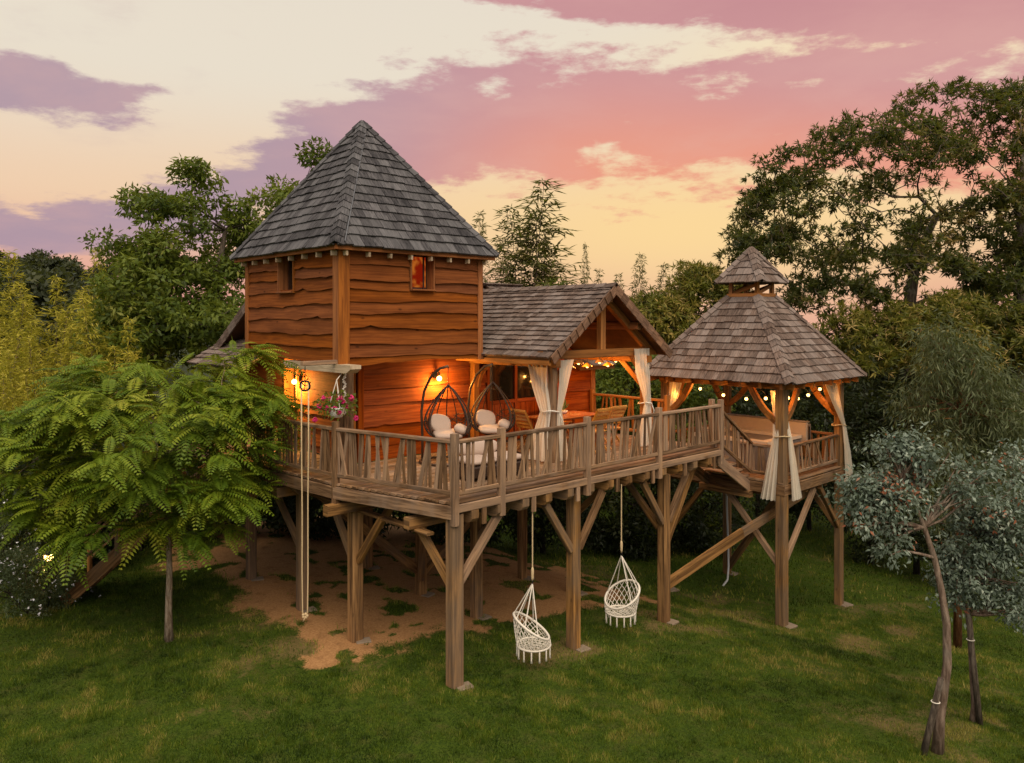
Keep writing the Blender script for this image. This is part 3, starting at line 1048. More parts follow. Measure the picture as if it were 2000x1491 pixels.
sheathing(lw, (LA, LB, 0), (0, 1, 0), (-1, 0, 0), HB1 - LB, 2.92, 4.95, (2.40, 3.03, 3.78, 4.92))
# tower floor, bolster beam and corner post
MB().beam(((TA0 + TA1) / 2, TB0 + .03, 5.0), ((TA0 + TA1) / 2, TB1, 5.0), TA1 - TA0 - .06, .06, ch=0).build('tower_floor', 'soffit', cabin)
x0 = -.37
pts = [(x0, 2.60, 4.80), (x0, 4.86, 4.80), (x0, 5.02, 4.88), (x0, 5.02, 4.95), (x0, 2.46, 4.95), (x0, 2.46, 4.88)]
MB().prism(pts, (.22, 0, 0)).build('bolster', 'pale_wood', cabin)
B('corner_post', 'weathered_wood', cabin, (-.10, 3.04, 2.91), (-.10, 3.04, 4.81), .19, .19, up=(0, 1, 0))

# door: two glazed leaves
door = MB().beam((4.02, LB - .03, 4.92), (5.78, LB - .03, 4.92), .07, .09).build('door', 'porch_board', cabin)
for x in (4.05, 4.92, 5.75):
    B('stile', 'porch_board', door, (x, LB - .035, 2.92), (x, LB - .035, 4.88), .09, .06, up=(0, 1, 0))
B('rail', 'porch_board', door, (4.1, LB - .03, 3.85), (5.7, LB - .03, 3.85), .05, .09)
for x0, x1 in ((4.10, 4.87), (4.97, 5.70)):
    q = MB()
    b = q.verts([(x0, LB - .02, 3.90), (x1, LB - .02, 3.90), (x1, LB - .02, 4.87), (x0, LB - .02, 4.87)])
    q.face((b, b + 1, b + 2, b + 3), [(0, 0), (1, 0), (1, 1), (0, 1)])
    q.build('pane', 'glass', door)
    m_ = 5
    for i in range(m_):
        xa, xb = x0 + (x1 - x0) * i / m_, x0 + (x1 - x0) * (i + 1) / m_
        B('panel', 'porch_board', door, ((xa + xb) / 2, LB - .018, 2.95), ((xa + xb) / 2, LB - .018, 3.81), xb - xa - .006, .03, up=(0, 1, 0))

# main roof, ridge along x
RZ, RB, EF, EB = 6.74, 7.07, 3.45, 10.1
ZF, ZB = 4.60, 4.95
XL, XR = .25, 8.12
XF = 6.78
MB().prism([(3.22, LB - .01, 4.93), (6.92, LB - .01, 4.93), (6.92, LB - .01, 5.0), (5.07, LB - .01, 6.34), (3.22, LB - .01, 5.0)], (0, .05, 0)).build('porch_gable_wall', 'porch_board', cabin)
mb = MB()
th = .10
b = mb.verts([(XL, EF, ZF), (XR, EF, ZF), (XR, RB, RZ), (XL, RB, RZ), (XL, EB, ZB), (XR, EB, ZB),
              (XL, EF, ZF - th), (XR, EF, ZF - th), (XR, RB, RZ - th), (XL, RB, RZ - th), (XL, EB, ZB - th), (XR, EB, ZB - th)])
b2 = mb.verts([(XF, EF, ZF), (XF, RB, RZ), (XF, EF, ZF - th), (XF, RB, RZ - th)])
for f in ((12, 1, 2, 13), (3, 2, 5, 4), (7, 14, 15, 8), (8, 9, 10, 11), (12, 14, 7, 1), (4, 5, 11, 10), (1, 7, 8, 2), (2, 8, 11, 5), (12, 13, 15, 14), (3, 4, 10, 9)):
    mb.face([b + i for i in f], [(0, 0), (1, 0), (1, 1), (0, 1)])
mroof = mb.build('main_roof', 'soffit', cabin)
lay_shingles(shingle_solids((XF, EF, ZF), (XR, EF, ZF), (XF, RB, RZ), (XR, RB, RZ), .20, .22) +
             shingle_solids((XR, EB, ZB), (XL, EB, ZB), (XR, RB, RZ), (XL, RB, RZ), .22, .26), 'brown_shingle', mroof, False)
# ragged ridge: shingles of the back slope stand proud
for i in range(34):
    x = 3.3 + i * .145
    B('ridge_shingle', 'brown_shingle', mroof, (x, RB + .10, RZ - .03), (x, RB - .12, RZ + .075), .13, .022, up=(0, 0, 1), ch=0)
# left gable: filled boards, shingle-clad barge, pent roof below
gab = MB().prism([(LA, LB, 4.9), (LA, 9.5, 4.9), (LA, 9.5, 5.15), (LA, RB, RZ - .15), (LA, LB, 4.75)], (.05, 0, 0)).build('gable_wall', 'stained_board', cabin)
for (y0, z0_), (y1, z1_) in (((EB, ZB), (RB, RZ)),):
    n_ = 15
    for i in range(n_):
        f0, f1 = i / n_, (i + 1.25) / n_
        pA = V(XL - .02, y0 + (y1 - y0) * f0, z0_ + (z1_ - z0_) * f0)
        pB = V(XL - .02, y0 + (y1 - y0) * min(f1, 1), z0_ + (z1_ - z0_) * min(f1, 1))
        B('barge_shingle', 'brown_shingle', mroof, pA + V(-.035, 0, -.05), pB + V(-.012, 0, -.05), .03, .20, up=(0, 0, 1), ch=0)
pr = MB().prism([(-.30, 7.0, 4.70), (-.30, 10.2, 4.70), (.62, 10.2, 5.28), (.62, 7.0, 5.28)], (0, 0, -.05)).build('pent_roof', 'underlay', cabin)
lay_shingles(shingle_solids((-.32, 10.25, 4.70), (-.32, 6.9, 4.70), (.62, 10.25, 5.28), (.62, 6.9, 5.28), .17, .16), 'brown_shingle', pr)

# porch: gabled roof over the door
PA0, PA1, PAM, PB0 = 3.13, 7.01, 5.07, .95
PRZ, PEZ = 6.46, 5.03
PBk = 6.6
mb = MB()
th = .07
b = mb.verts([(PA0, PB0, PEZ), (PAM, PB0, PRZ), (PA1, PB0, PEZ), (PA0, PBk, PEZ), (PAM, PBk, PRZ), (PA1, PBk, PEZ),
              (PA0, PB0, PEZ - th), (PAM, PB0, PRZ - th), (PA1, PB0, PEZ - th), (PA0, PBk, PEZ - th), (PAM, PBk, PRZ - th), (PA1, PBk, PEZ - th)])
for f in ((0, 1, 4, 3), (1, 2, 5, 4), (6, 9, 10, 7), (7, 10, 11, 8), (0, 6, 7, 1), (1, 7, 8, 2), (0, 3, 9, 6), (2, 8, 11, 5)):
    mb.face([b + i for i in f], [(0, 0), (1, 0), (1, 1), (0, 1)])
proof = mb.build('porch_roof', 'soffit', cabin)
lay_shingles(shingle_solids((PA0, PBk, PEZ), (PA0, PB0 - .02, PEZ), (PAM, PBk, PRZ), (PAM, PB0 - .02, PRZ), .158, .19) +
             shingle_solids((PA1, PB0 - .02, PEZ), (PA1, PBk, PEZ), (PAM, PB0 - .02, PRZ), (PAM, PBk, PRZ), .17, .24), 'brown_shingle', proof, False)
nl, nr = V(-(PRZ - PEZ), 0, PAM - PA0), V(PRZ - PEZ, 0, PAM - PA0)
hip_caps((PAM, PB0 - .03, PRZ), (PAM, PBk, PRZ), nl, nr, 'brown_shingle', proof, .28, .10, 'ridge_cap')
for s in (-1, 1):                                   # shingle-clad barge boards
    pe, pt = V(PAM + s * 1.94, PB0 - .03, PEZ - .06), V(PAM, PB0 - .03, PRZ - .05)
    n_ = 11
    for i in range(n_):
        a, c = pe + (pt - pe) * (i / n_), pe + (pt - pe) * min((i + 1.22) / n_, 1)
        B('barge_shingle', 'barge_wood', proof, a + V(0, -.040, .0), c + V(0, -.012, 0), .028, .185, up=(0, 0, 1), ch=.003)
B('gutter', 'warm_timber', proof, (PA0 + .02, PB0 + .02, PEZ - .11), (PA0 + .02, PBk, PEZ - .11), .07, .10)
PY = 1.31
fr = B('porch_frame', 'warm_timber', cabin, (PAM - 1.86, PY, 5.05), (PAM + 1.86, PY, 5.05), .14, .17)
B('king_post', 'warm_timber', fr, (PAM, PY, 5.13), (PAM, PY, 6.22), .16, .13, up=(0, 1, 0))
for s in (-1, 1):
    B('rafter', 'warm_timber', fr, (PAM + s * 1.66, PY, 5.10), (PAM + s * .03, PY, 6.30), .13, .19)
    B('purlin', 'warm_timber', fr, (PAM + s * .95, PB0 + .06, 5.63), (PAM + s * .95, 4.6, 5.63), .15, .16)
    B('wall_plate', 'warm_timber', fr, (PAM + s * 1.5, PB0 + .2, 5.05 - .17), (PAM + s * 1.5, LB, 5.05 - .17), .14, .16)
    mt = 'weathered_wood' if s < 0 else 'warm_timber'
    B('porch_post', mt, fr, (PAM + s * 1.5, PY, 2.905), (PAM + s * 1.5, PY, 4.80), .15, .15, up=(0, 1, 0))
    B('knee_brace', mt, fr, (PAM + s * 1.5, PY + .05, 4.28), (PAM + s * 1.5, PY + .68, 4.86), .09, .12)
    B('knee_brace', 'warm_timber', fr, (PAM + s * 1.45, PY, 4.50), (PAM + s * 1.02, PY, 4.98), .09, .11)
B('ridge_beam', 'warm_timber', fr, (PAM, PB0 + .1, 6.22), (PAM, 5.0, 6.22), .14, .16)
B('wall_post', 'warm_timber', fr, (PAM - 1.5, LB - .14, 2.92), (PAM - 1.5, LB - .14, 4.80), .15, .15, up=(0, 1, 0))
pts = []
for i in range(7):                                   # curved brace beside the door
    a = i / 6 * math.pi / 2
    pts.append((PAM - 1.44 + .55 * (1 - math.cos(a)), LB - .16, 4.25 + .55 * math.sin(a)))
mb = MB()
for a, c in zip(pts, pts[1:]):
    mb.beam(a, V(c) + (V(c) - V(a)) * .05, .10, .14, up=(0, 1, 0))
mb.build('arch_brace', 'warm_timber', fr)

# ------------------------------------------------------------------ raised deck
DZ = 2.90
deck = thing('raised_deck', 'weathered timber deck on tall square posts with irregular slat railing', 'deck', (3.5, 2.0, 0))


def deck_left(y):
    return float(np.interp(y, [0, 2.53, 5.16, 9.2], [0, -.62, -.85, -1.0]))


fl = MB().beam((3.4, .35, DZ - .07), (3.4, 3.8, DZ - .07), 6.6, .02, ch=0).build('deck_floor', 'soffit', deck)
y = .0
while y < 9.1:
    w = .142
    yc = y + w / 2
    x1 = 7.62 if yc < 3.86 else LA - .05
    B('plank', 'weathered_wood', fl, (deck_left(yc) - .03, yc, DZ - .02), (x1, yc, DZ - .02), w - .008, .04, ch=.006)
    y += w
# edge beams (fascia)
E = [(0, 0), (-.62, 2.53), (-.85, 5.16), (-1.0, 9.1)]
fr = B('deck_frame', 'weathered_wood', deck, (-.02, -.045, 2.80), (7.64, -.045, 2.80), .05, .13)
for (xa, ya), (xb, yb) in zip(E, E[1:]):
    B('edge_beam', 'weathered_wood', fr, (xa - .03, ya, 2.735), (xb - .03, yb, 2.735), .06, .215)
B('edge_beam', 'weathered_wood', fr, (7.66, -.04, 2.76), (7.66, 3.9, 2.76), .05, .20)
# joists with shaped ends showing under the front edge
for i, x in enumerate(np.arange(.30, 7.5, .56)):
    pts = [(x, .05, 2.525), (x, 3.8, 2.56), (x, 3.8, 2.73), (x, -.075, 2.73), (x, -.075, 2.60), (x, -.03, 2.545)]
    MB().prism(pts, (.15, 0, 0)).build('joist', 'post_wood', fr)
    if i % 2 == 0:
        B('hanger_block', 'weathered_wood', fr, (x + .28, -.05, 2.48), (x + .28, -.05, 2.735), .09, .05, up=(0, 1, 0))
for yb in (.85, 2.48, 4.4, 6.9):
    B('main_beam', 'post_wood', fr, ({.85: -.30}.get(yb, -.85), yb, 2.46), (7.5 if yb < 5 else .9, yb, 2.46), .16, .19)
for x, ya, yb in ((-.12, .45, 8.8), (2.5, .4, 5), (5.5, .4, 5)):
    B('cross_beam', 'post_wood', fr, (x, ya, 2.34), (x, yb, 2.34), .15, .05)
for yb in (3.9,):
    pts = [(-.74, yb, 2.62), (-.70, yb, 2.55), (-.56, yb, 2.44), (.4, yb, 2.44), (.4, yb, 2.62)]
    MB().prism(pts, (0, .15, 0)).build('corbel', 'post_wood', fr)

POSTS = [(.08, .08, .22), (2.93, .16, .21), (5.72, .16, .21), (-.17, 2.62, .22), (2.52, 2.43, .20), (5.5, 2.5, .20),
         (-.17, 4.62, .19), (2.45, 4.22, .20), (5.3, 4.0, .19), (-.13, 7.06, .19), (2.6, 6.6, .19)]
for i, (x, yv, w) in enumerate(POSTS):
    g = float(gz(x, yv))
    o = B('post', 'post_wood', deck, (x, yv, g - .06), (x, yv, 2.54 if i != 0 else 2.70), w, w, up=(0, 1, 0), ch=.022)
    MB().box((x + .08, yv - .13, g - .005), (.26, .22, .05), rz=random.uniform(-.4, .4), ch=.012).build('footing', 'concrete', deck)


def brace(p, q, w=.10, h=.13, mat='post_wood', par=deck, name='brace'):
    B(name, mat, par, p, q, w, h, up=(0, 0, 1))


brace((.08, .18, 1.55), (-.05, 1.0, 2.50))
brace((.18, .08, 1.60), (1.0, .08, 2.52), mat='weathered_wood')
for x in (2.93, 5.72):
    brace((x - .10, .12, 1.55), (x - .78, .12, 2.50))
    brace((x + .10, .12, 1.55), (x + .78, .12, 2.50), mat='weathered_wood')
brace((-.17, 2.52, 1.45), (-.17, 1.75, 2.35))
brace((-.17, 2.72, 1.45), (-.17, 3.45, 2.35))
brace((-.07, 2.62, 1.5), (.7, 2.62, 2.4))
brace((-.17, 4.72, 1.25), (-.17, 5.9, 2.25))
brace((2.45, 4.30, .25), (-.05, 4.38, 2.40), .13, .17)
brace((2.40, 4.15, .15), (1.35, 2.6, 2.42), .13, .17)
brace((2.55, 4.22, .20), (5.2, 4.05, 2.30), .13, .17)
brace((2.52, 2.35, 1.4), (2.52, 1.4, 2.25))
brace((5.5, 2.35, 1.4), (5.5, 1.4, 2.25))
brace((5.72, .28, 1.4), (5.72, 1.3, 2.4))
brace((5.82, .2, 1.0), (7.1, .4, 2.4))

# railing
SLATS = random.Random(21)


def railing(par, p, q, z0, z1, posts=(True, True), mat='weathered_wood', per=.108, name='railing', bottom=.14, post_top=.10, post_bot=-.36, postw=.115, slope=False):
    """rail between plan points p, q; z0 floor, z1 top of rail (pairs when sloped)"""
    p, q = V(p), V(q)
    za, zb = (z0 if isinstance(z0, tuple) else (z0, z0))
    ta, tb = (z1 if isinstance(z1, tuple) else (z1, z1))
    L = np.linalg.norm(q - p)
    d = unit(q - p)
    pt = lambda f, z_: V(p[0] + (q[0] - p[0]) * f, p[1] + (q[1] - p[1]) * f, z_)
    top = B(name, mat, par, pt(0, ta - .03), pt(1, tb - .03), .10, .06, ch=.012)
    B('bottom_rail', mat, top, pt(0, za + bottom), pt(1, zb + bottom), .05, .075)
    n = max(2, int(L / per))
    perp = V(-d[1], d[0], 0)
    for i in range(n):
        f = (i + .5 + SLATS.uniform(-.18, .18)) / n
        tilt = SLATS.gauss(0, .045) / L if SLATS.random() < .6 else SLATS.gauss(0, .13) / L
        f2 = min(max(f + tilt, .012), .988)
        side = perp * SLATS.uniform(-.012, .012)
        w = SLATS.uniform(.045, .105)
        B('slat', mat, top, pt(f, za + (zb - za) * f + bottom + .01) + side, pt(f2, ta + (tb - ta) * f2 - .05) + side, w, SLATS.uniform(.02, .032), up=perp, ch=.007, w1=w * SLATS.uniform(.65, 1.2))
    for on, f, zf, zt_ in ((posts[0], 0, za, ta), (posts[1], 1, zb, tb)):
        if on:
            B('rail_post', mat, top, pt(f, zf + post_bot), pt(f, zt_ + post_top), postw, postw, up=V(perp[0], perp[1], 0), ch=.014)
    return top


RT = 3.875
xs = [0, .98, 3.11, 5.30, 7.60]
for i, (a, b) in enumerate(zip(xs, xs[1:])):
    railing(deck, (a, -.02), (b, -.02), DZ, RT, (i == 0, True))
for i, (a, b) in enumerate(zip(E, E[1:])):
    q = b if i < 2 else (-.93, 5.9)
    railing(deck, a, q, DZ, RT, (False, True))
railing(deck, (7.56, 1.40), (7.56, 3.72), DZ, RT, (True, True), 'warm_timber', per=.17)
railing(deck, (7.56, .02), (7.56, .18), DZ, RT, (False, True))

# stair from the deck down to the gazebo
GZ0 = 2.01
st = thing('gazebo_stair', 'short timber stair joining the deck to the gazebo', 'stair', (8.4, .6, 2.0))
for i in range(5):
    f = (i + .5) / 5
    B('tread', 'weathered_wood', st, (7.66 + 1.46 * f, .14, DZ - .178 * (i + .75)), (7.66 + 1.46 * f, 1.18, DZ - .178 * (i + .75)), .30, .045)
for yv in (.10, 1.22):
    B('stringer', 'weathered_wood', st, (7.64, yv, 2.62), (9.14, yv, 1.74), .06, .24)
railing(st, (7.66, .08), (9.10, .08), (DZ - .02, GZ0), (RT - .06, 2.86), (False, False), per=.135)
B('landing_beam', 'post_wood', st, (9.0, .02, 1.64), (9.0, 1.4, 1.64), .18, .16)

# ------------------------------------------------------------------ gazebo
gz_t = thing('gazebo', 'square open gazebo on posts with tall shingle roof and small lantern cupola', 'gazebo', (10.65, .95, 0))
GA0, GA1, GB0, GB1 = 9.15, 12.15, -.67, 2.58
EA0, EA1, EB0, EB1 = 8.70, 12.60, -1.12, 3.03
EZ = 4.34
posts = {}
for x in (GA0, GA1):
    for yv in (GB0, GB1):
        g = float(gz(x, yv))
        B('post', 'post_wood', gz_t, (x, yv, g - .06), (x, yv, 4.22), .23 if (x, yv) == (GA0, GB0) else .19, .23 if (x, yv) == (GA0, GB0) else .19, up=(0, 1, 0), ch=.02)
        MB().box((x + .08, yv - .12, g), (.32, .28, .05), rz=random.uniform(-.3, .3), ch=.012).build('footing', 'concrete', gz_t)
gf = MB().beam((10.65, GB0 + .1, GZ0 - .08), (10.65, GB1 - .1, GZ0 - .08), 2.9, .02, ch=0).build('gazebo_floor', 'soffit', gz_t)
y = GB0 - .10
while y < GB1 + .08:
    B('plank', 'weathered_wood', gf, (GA0 - .12, y + .07, GZ0 - .02), (GA1 + .12, y + .07, GZ0 - .02), .132, .04, ch=.006)
    y += .14
for p, q in (((GA0 - .10, GB0 - .12), (GA0 - .10, GB1 + .1)), ((GA0 - .1, GB0 - .10), (GA1 + .1, GB0 - .10)), ((GA1 + .1, GB0 - .1), (GA1 + .1, GB1 + .1)), ((GA0 - .1, GB1 + .1), (GA1 + .1, GB1 + .1))):
    B('edge_beam', 'weathered_wood', gf, (p[0], p[1], 1.83), (q[0], q[1], 1.83), .055, .24)
for x in (9.4, 10.4, 11.4, 12.0):
    B('joist', 'post_wood', gf, (x, GB0, 1.66), (x, GB1, 1.66), .12, .14)
GR = 2.83
railing(gz_t, (GA0, GB0 + .16), (GA0, .45), GZ0, GR, (False, True), per=.155, post_bot=-.2, post_top=0.0, postw=.09)
railing(gz_t, (GA0 + .16, GB0), (GA1 - .12, GB0), GZ0, GR, (False, False), per=.15)
railing(gz_t, (GA1, GB0 + .14), (GA1, GB1 - .1), GZ0, GR, (False, False), 'warm_timber', per=.16)
railing(gz_t, (GA0 + .1, GB1), (GA1 - .1, GB1), GZ0, GR, (False, False), 'warm_timber', per=.18)
# braces below the floor
gb = lambda p, q, mat='weathered_wood', w=.10, h=.13: B('brace', mat, gz_t, p, q, w, h)
gb((GA0, GB0 + .05, .05), (GA0, .78, 1.62))
gb((GA0 + .05, GB0, .05), (10.75, GB0, 1.62))
gb((GA1 - .05, GB0, .45), (11.05, GB0, 1.62), 'post_wood')
gb((GA1, GB0 + .08, .45), (GA1, .35, 1.62), 'post_wood')
gb((GA0, GB1 - .05, .2), (GA0, 1.4, 1.6), 'post_wood')
gb((GA1, GB1 - .05, -1.35), (11.2, GB0 + .9, 1.55), 'post_wood', .12, .18)
gb((5.86, .24, .15), (8.35, -.12, .87), 'post_wood', .10, .22)
gb((8.35, -.12, .87), (11.25, -.50, 1.60), 'post_wood', .10, .20)
# top plates, rafter tails, arched braces
for p, q in (((EA0 + .3, GB0), (EA1 - .3, GB0)), ((EA0 + .3, GB1), (EA1 - .3, GB1)), ((GA0, EB0 + .3), (GA0, EB1 - .3)), ((GA1, EB0 + .3), (GA1, EB1 - .3))):
    B('top_plate', 'warm_timber', gz_t, (p[0], p[1], 4.24), (q[0], q[1], 4.24), .15, .17)


def arch(c, d, z_lo, reach, rise, parent, mat='warm_timber', th=.11, wd=.14, name='arch_brace'):
    c, d = V(c), V(d)
    pts = []
    for i in range(7):
        f = i / 6
        bow = .08 * math.sin(math.pi * f)
        pts.append(V(c[0], c[1], z_lo) + d * (reach * f + bow * .7) + V(0, 0, rise * f - bow * .7))
    mb = MB()
    for a, b in zip(pts, pts[1:]):
        mb.beam(a, b + (b - a) * .06, th, wd, up=V(0, 0, 1) - d * .5)
    return mb.build(name, mat, parent)


for x, sx in ((GA0, 1), (GA1, -1)):
    for yv, sy in ((GB0, 1), (GB1, -1)):
        arch((x + sx * .08, yv), (sx, 0, 0), 3.35, .72, .85, gz_t)
        arch((x, yv + sy * .08), (0, sy, 0), 3.35, .72, .85, gz_t)
# roof
TH = .43
CX, CY = 10.65, .955
TZ = 6.36
ev = [(EA0, EB0, EZ), (EA1, EB0, EZ), (EA1, EB1, EZ), (EA0, EB1, EZ)]
tp = [(CX - TH, CY - TH, TZ), (CX + TH, CY - TH, TZ), (CX + TH, CY + TH, TZ), (CX - TH, CY + TH, TZ)]
mb = MB()
b = mb.verts(ev + tp)
for i in range(4):
    j = (i + 1) % 4
    mb.face((b + i, b + j, b + 4 + j, b + 4 + i), [(0, 0), (1, 0), (1, 1), (0, 1)])
mb.face((b + 3, b + 2, b + 1, b), [(0, 0)] * 4)
groof = mb.build('gazebo_roof', 'soffit', gz_t)
lay_shingles(shingle_solids(ev[3], ev[0], tp[3], tp[0], .20, .21), 'brown_shingle', groof)
lay_shingles(shingle_solids(ev[0], ev[1], tp[0], tp[1], .20, .21), 'brown_shingle', groof)
lay_shingles(shingle_solids(ev[1], ev[2], tp[1], tp[2], .20, .24) + shingle_solids(ev[2], ev[3], tp[2], tp[3], .20, .24), 'brown_shingle', groof, False)
fn = []
for i in range(4):
    j = (i + 1) % 4
    n = np.cross(V(ev[j]) - V(ev[i]), V(tp[i]) - V(ev[i]))
    fn.append(n if n[2] > 0 else -n)
for i in (0, 1, 3):
    hip_caps(ev[i], tp[i], fn[i - 1], fn[i], 'brown_shingle', groof, .20, .12)
for i in (0, 3):
    p, q = V(ev[i]), V(ev[(i + 1) % 4])
    nrm = V(0, 1, 0) if i == 0 else V(1, 0, 0)
    n = 8
    for k2 in range(n):
        c = p + (q - p) * ((k2 + .5) / n)
        B('rafter_tail', 'warm_timber', groof, c + nrm * .04 + V(0, 0, -.09), c + nrm * .5 + V(0, 0, -.05), .07, .15)
# cupola
CZ, CE, CAP = 6.74, .63, 7.62
cu = MB().beam((CX - TH - .02, CY, TZ + .04), (CX + TH + .02, CY, TZ + .04), .9, .10).build('cupola', 'warm_timber', gz_t)
for sx in (-1, 1):
    for sy in (-1, 1):
        B('cupola_post', 'warm_timber', cu, (CX + sx * .37, CY + sy * .37, TZ), (CX + sx * .37, CY + sy * .37, CZ + .05), .10, .10, up=(0, 1, 0))
    B('cupola_brace', 'warm_timber', cu, (CX - .33, CY + sx * .37, TZ + .08), (CX + .33, CY + sx * .37, TZ + .30), .05, .09)
    B('cupola_brace', 'warm_timber', cu, (CX + sx * .37, CY - .33, TZ + .30), (CX + sx * .37, CY + .33, TZ + .08), .05, .09)
ce = [(CX - CE, CY - CE, CZ), (CX + CE, CY - CE, CZ), (CX + CE, CY + CE, CZ), (CX - CE, CY + CE, CZ)]
ca = (CX, CY, CAP)
mb = MB()
b = mb.verts(ce + [ca])
for i in range(4):
    mb.face((b + i, b + (i + 1) % 4, b + 4), [(0, 0), (1, 0), (.5, 1)])
mb.face((b + 3, b + 2, b + 1, b), [(0, 0)] * 4)
croof = mb.build('cupola_roof', 'underlay', gz_t)
for i in range(4):
    lay_shingles(shingle_solids(ce[i], ce[(i + 1) % 4], ca, ca, .19, .21), 'brown_shingle', croof)
cn = []
for i in range(4):
    n = np.cross(V(ce[(i + 1) % 4]) - V(ce[i]), V(ca) - V(ce[i]))
    cn.append(n if n[2] > 0 else -n)
for i in (0, 1, 3):
    hip_caps(ce[i], ca, cn[i - 1], cn[i], 'brown_shingle', croof, .19, .10)

# ------------------------------------------------------------------ garden stair on the far left of the deck
gs = thing('garden_stair', 'steep timber stair with handrails rising from the garden to the deck, half hidden by leaves', 'stair', (-3.2, 8.2, 0))
s0, s1 = V(-3.35, 8.3, float(gz(-3.35, 8.3))), V(-1.0, 6.5, 2.9)
sd = unit(V(s1[0] - s0[0], s1[1] - s0[1], 0))
sp = V(-sd[1], sd[0], 0)
for i in range(12):
    c = s0 + (s1 - s0) * ((i + .8) / 13)
    c = V(c[0], c[1], s0[2] + (i + 1) * 2.9 / 13)
    B('tread', 'weathered_wood', gs, c - sp * .45, c + sp * .45, .26, .045)
for s in (-.48, .48):
    B('stringer', 'post_wood', gs, s0 + sp * s + V(0, 0, .05), s1 + sp * s + V(0, 0, -.1), .06, .26)
    top = B('handrail', 'weathered_wood', gs, s0 + sp * s + V(0, 0, .98), s1 + sp * s + V(0, 0, .92), .07, .055)
    B('midrail', 'weathered_wood', gs, s0 + sp * s + V(0, 0, .55), s1 + sp * s + V(0, 0, .50), .05, .05)
    for f in (.03, .35, .68, .97):
        c = s0 + (s1 - s0) * f + sp * s
        B('rail_post', 'post_wood', gs, c, c + V(0, 0, 1.0), .08, .08, up=sp)

# ------------------------------------------------------------------ lamps, furniture, fabric
def point(parent, loc, watts, col=(1, .40, .075), r=.03, name='lamp_light'):
    l = bpy.data.lights.new(name, 'POINT')
    l.energy = watts
    l.color = col
    l.shadow_soft_size = r
    o = bpy.data.objects.new(name, l)
    COL.objects.link(o)
    o.parent = parent
    o.location = V(loc) - ORG[parent.name]
    return o


def wall_lamp(loc, n, label, watts, col=(1, .50, .10)):
    t = thing('wall_lamp', label, 'lamp', loc)
    c, n = V(loc), V(n)
    MB().beam(c - V(0, 0, .05), c + V(0, 0, .07), .09, .02, up=n).build('backplate', 'iron', t)
    MB().tube([c + V(0, 0, .05), c + n * .06 + V(0, 0, .09), c + n * .13 + V(0, 0, .08), c + n * .14 + V(0, 0, .03)], .012, 6).build('arm', 'iron', t)
    MB().lathe(c + n * .14 + V(0, 0, .0), [(.001, .05), (.025, .045), (.028, .0), (.024, -.01)], 10).build('socket', 'iron', t)
    MB().sphere(c + n * .14 + V(0, 0, -.065), .055, 14).build('bulb', 'bulb_glow', t, True)
    point(t, c + n * .20 + V(0, 0, -.10), watts, col, r=.05)


wall_lamp((.585, 6.16, 4.47), (-1, 0, 0), 'lit bare bulb wall lamp beside the small side window', 190, (1, .56, .13))
wall_lamp((2.54, 3.825, 4.57), (0, -1, 0), 'lit bare bulb wall lamp above the hanging egg chairs', 110)

# conical pendants strung under the porch
for i in range(6):
    x, yv, z = 4.98 + .34 * i, 2.15 + .04 * (i % 3), 4.72 + (.07 if i % 2 else -.02)
    t = thing('pendant_lamp', 'small lit cone pendant lamp hanging under the porch roof', 'lamp', (x, yv, z), group='pendant lamps strung under the porch')
    MB().lathe((x, yv, z), [(.012, .09), (.03, .08), (.125, .0), (.118, -.004), (.028, .07)], 16).build('shade', 'teak', t, True)
    MB().sphere((x, yv, z + .0), .034, 10).build('bulb', 'small_bulb_glow', t, True)
    MB().tube([(x, yv, z + .09), (x, yv, z + .32)], .006, 5).build('cord', 'cable', t)
    point(t, (x, yv, z - .05), 22)
t = thing('lamp_cable', 'black cable carrying the porch pendant lamps', 'cable', (5.6, 2.4, 5.1))
MB().tube([(3.6, 2.3, 5.05)] + [(4.98 + .34 * i, 2.15 + .04 * (i % 3), 5.02 + (.05 if i % 2 else 0)) for i in range(6)] + [(6.9, 2.3, 5.05)], .007, 5).build('cable_run', 'cable', t)

# festoon lights round the gazebo
t = thing('festoon_lights', 'string of round warm bulbs looped inside the gazebo', 'string lights', (10.65, .95, 4.0))
path = [(9.25, 2.5), (9.27, 1.6), (9.25, .7), (9.27, -.1), (9.3, -.5), (9.9, -.52), (10.6, -.5), (11.4, -.52), (12.0, -.5)]
cab = []
for (xa, ya), (xb, yb) in zip(path, path[1:]):
    for f in np.linspace(0, 1, 5)[:-1]:
        cab.append((xa + (xb - xa) * f, ya + (yb - ya) * f, 4.10 - .16 * math.sin(math.pi * f)))
cab.append((12.0, -.5, 4.10))
MB().tube(cab, .007, 5).build('cable', 'cable', t)
for i, c in enumerate(cab):
    if i % 3 == 1:
        c = V(c)
        MB().lathe(c, [(.001, .0), (.016, -.005), (.018, -.05), (.012, -.055)], 8).build('socket', 'cable', t)
        MB().sphere(c + V(0, 0, -.085), .040, 10).build('bulb', 'small_bulb_glow', t, True)
        point(t, c + V(.06, .06, -.13), 9)


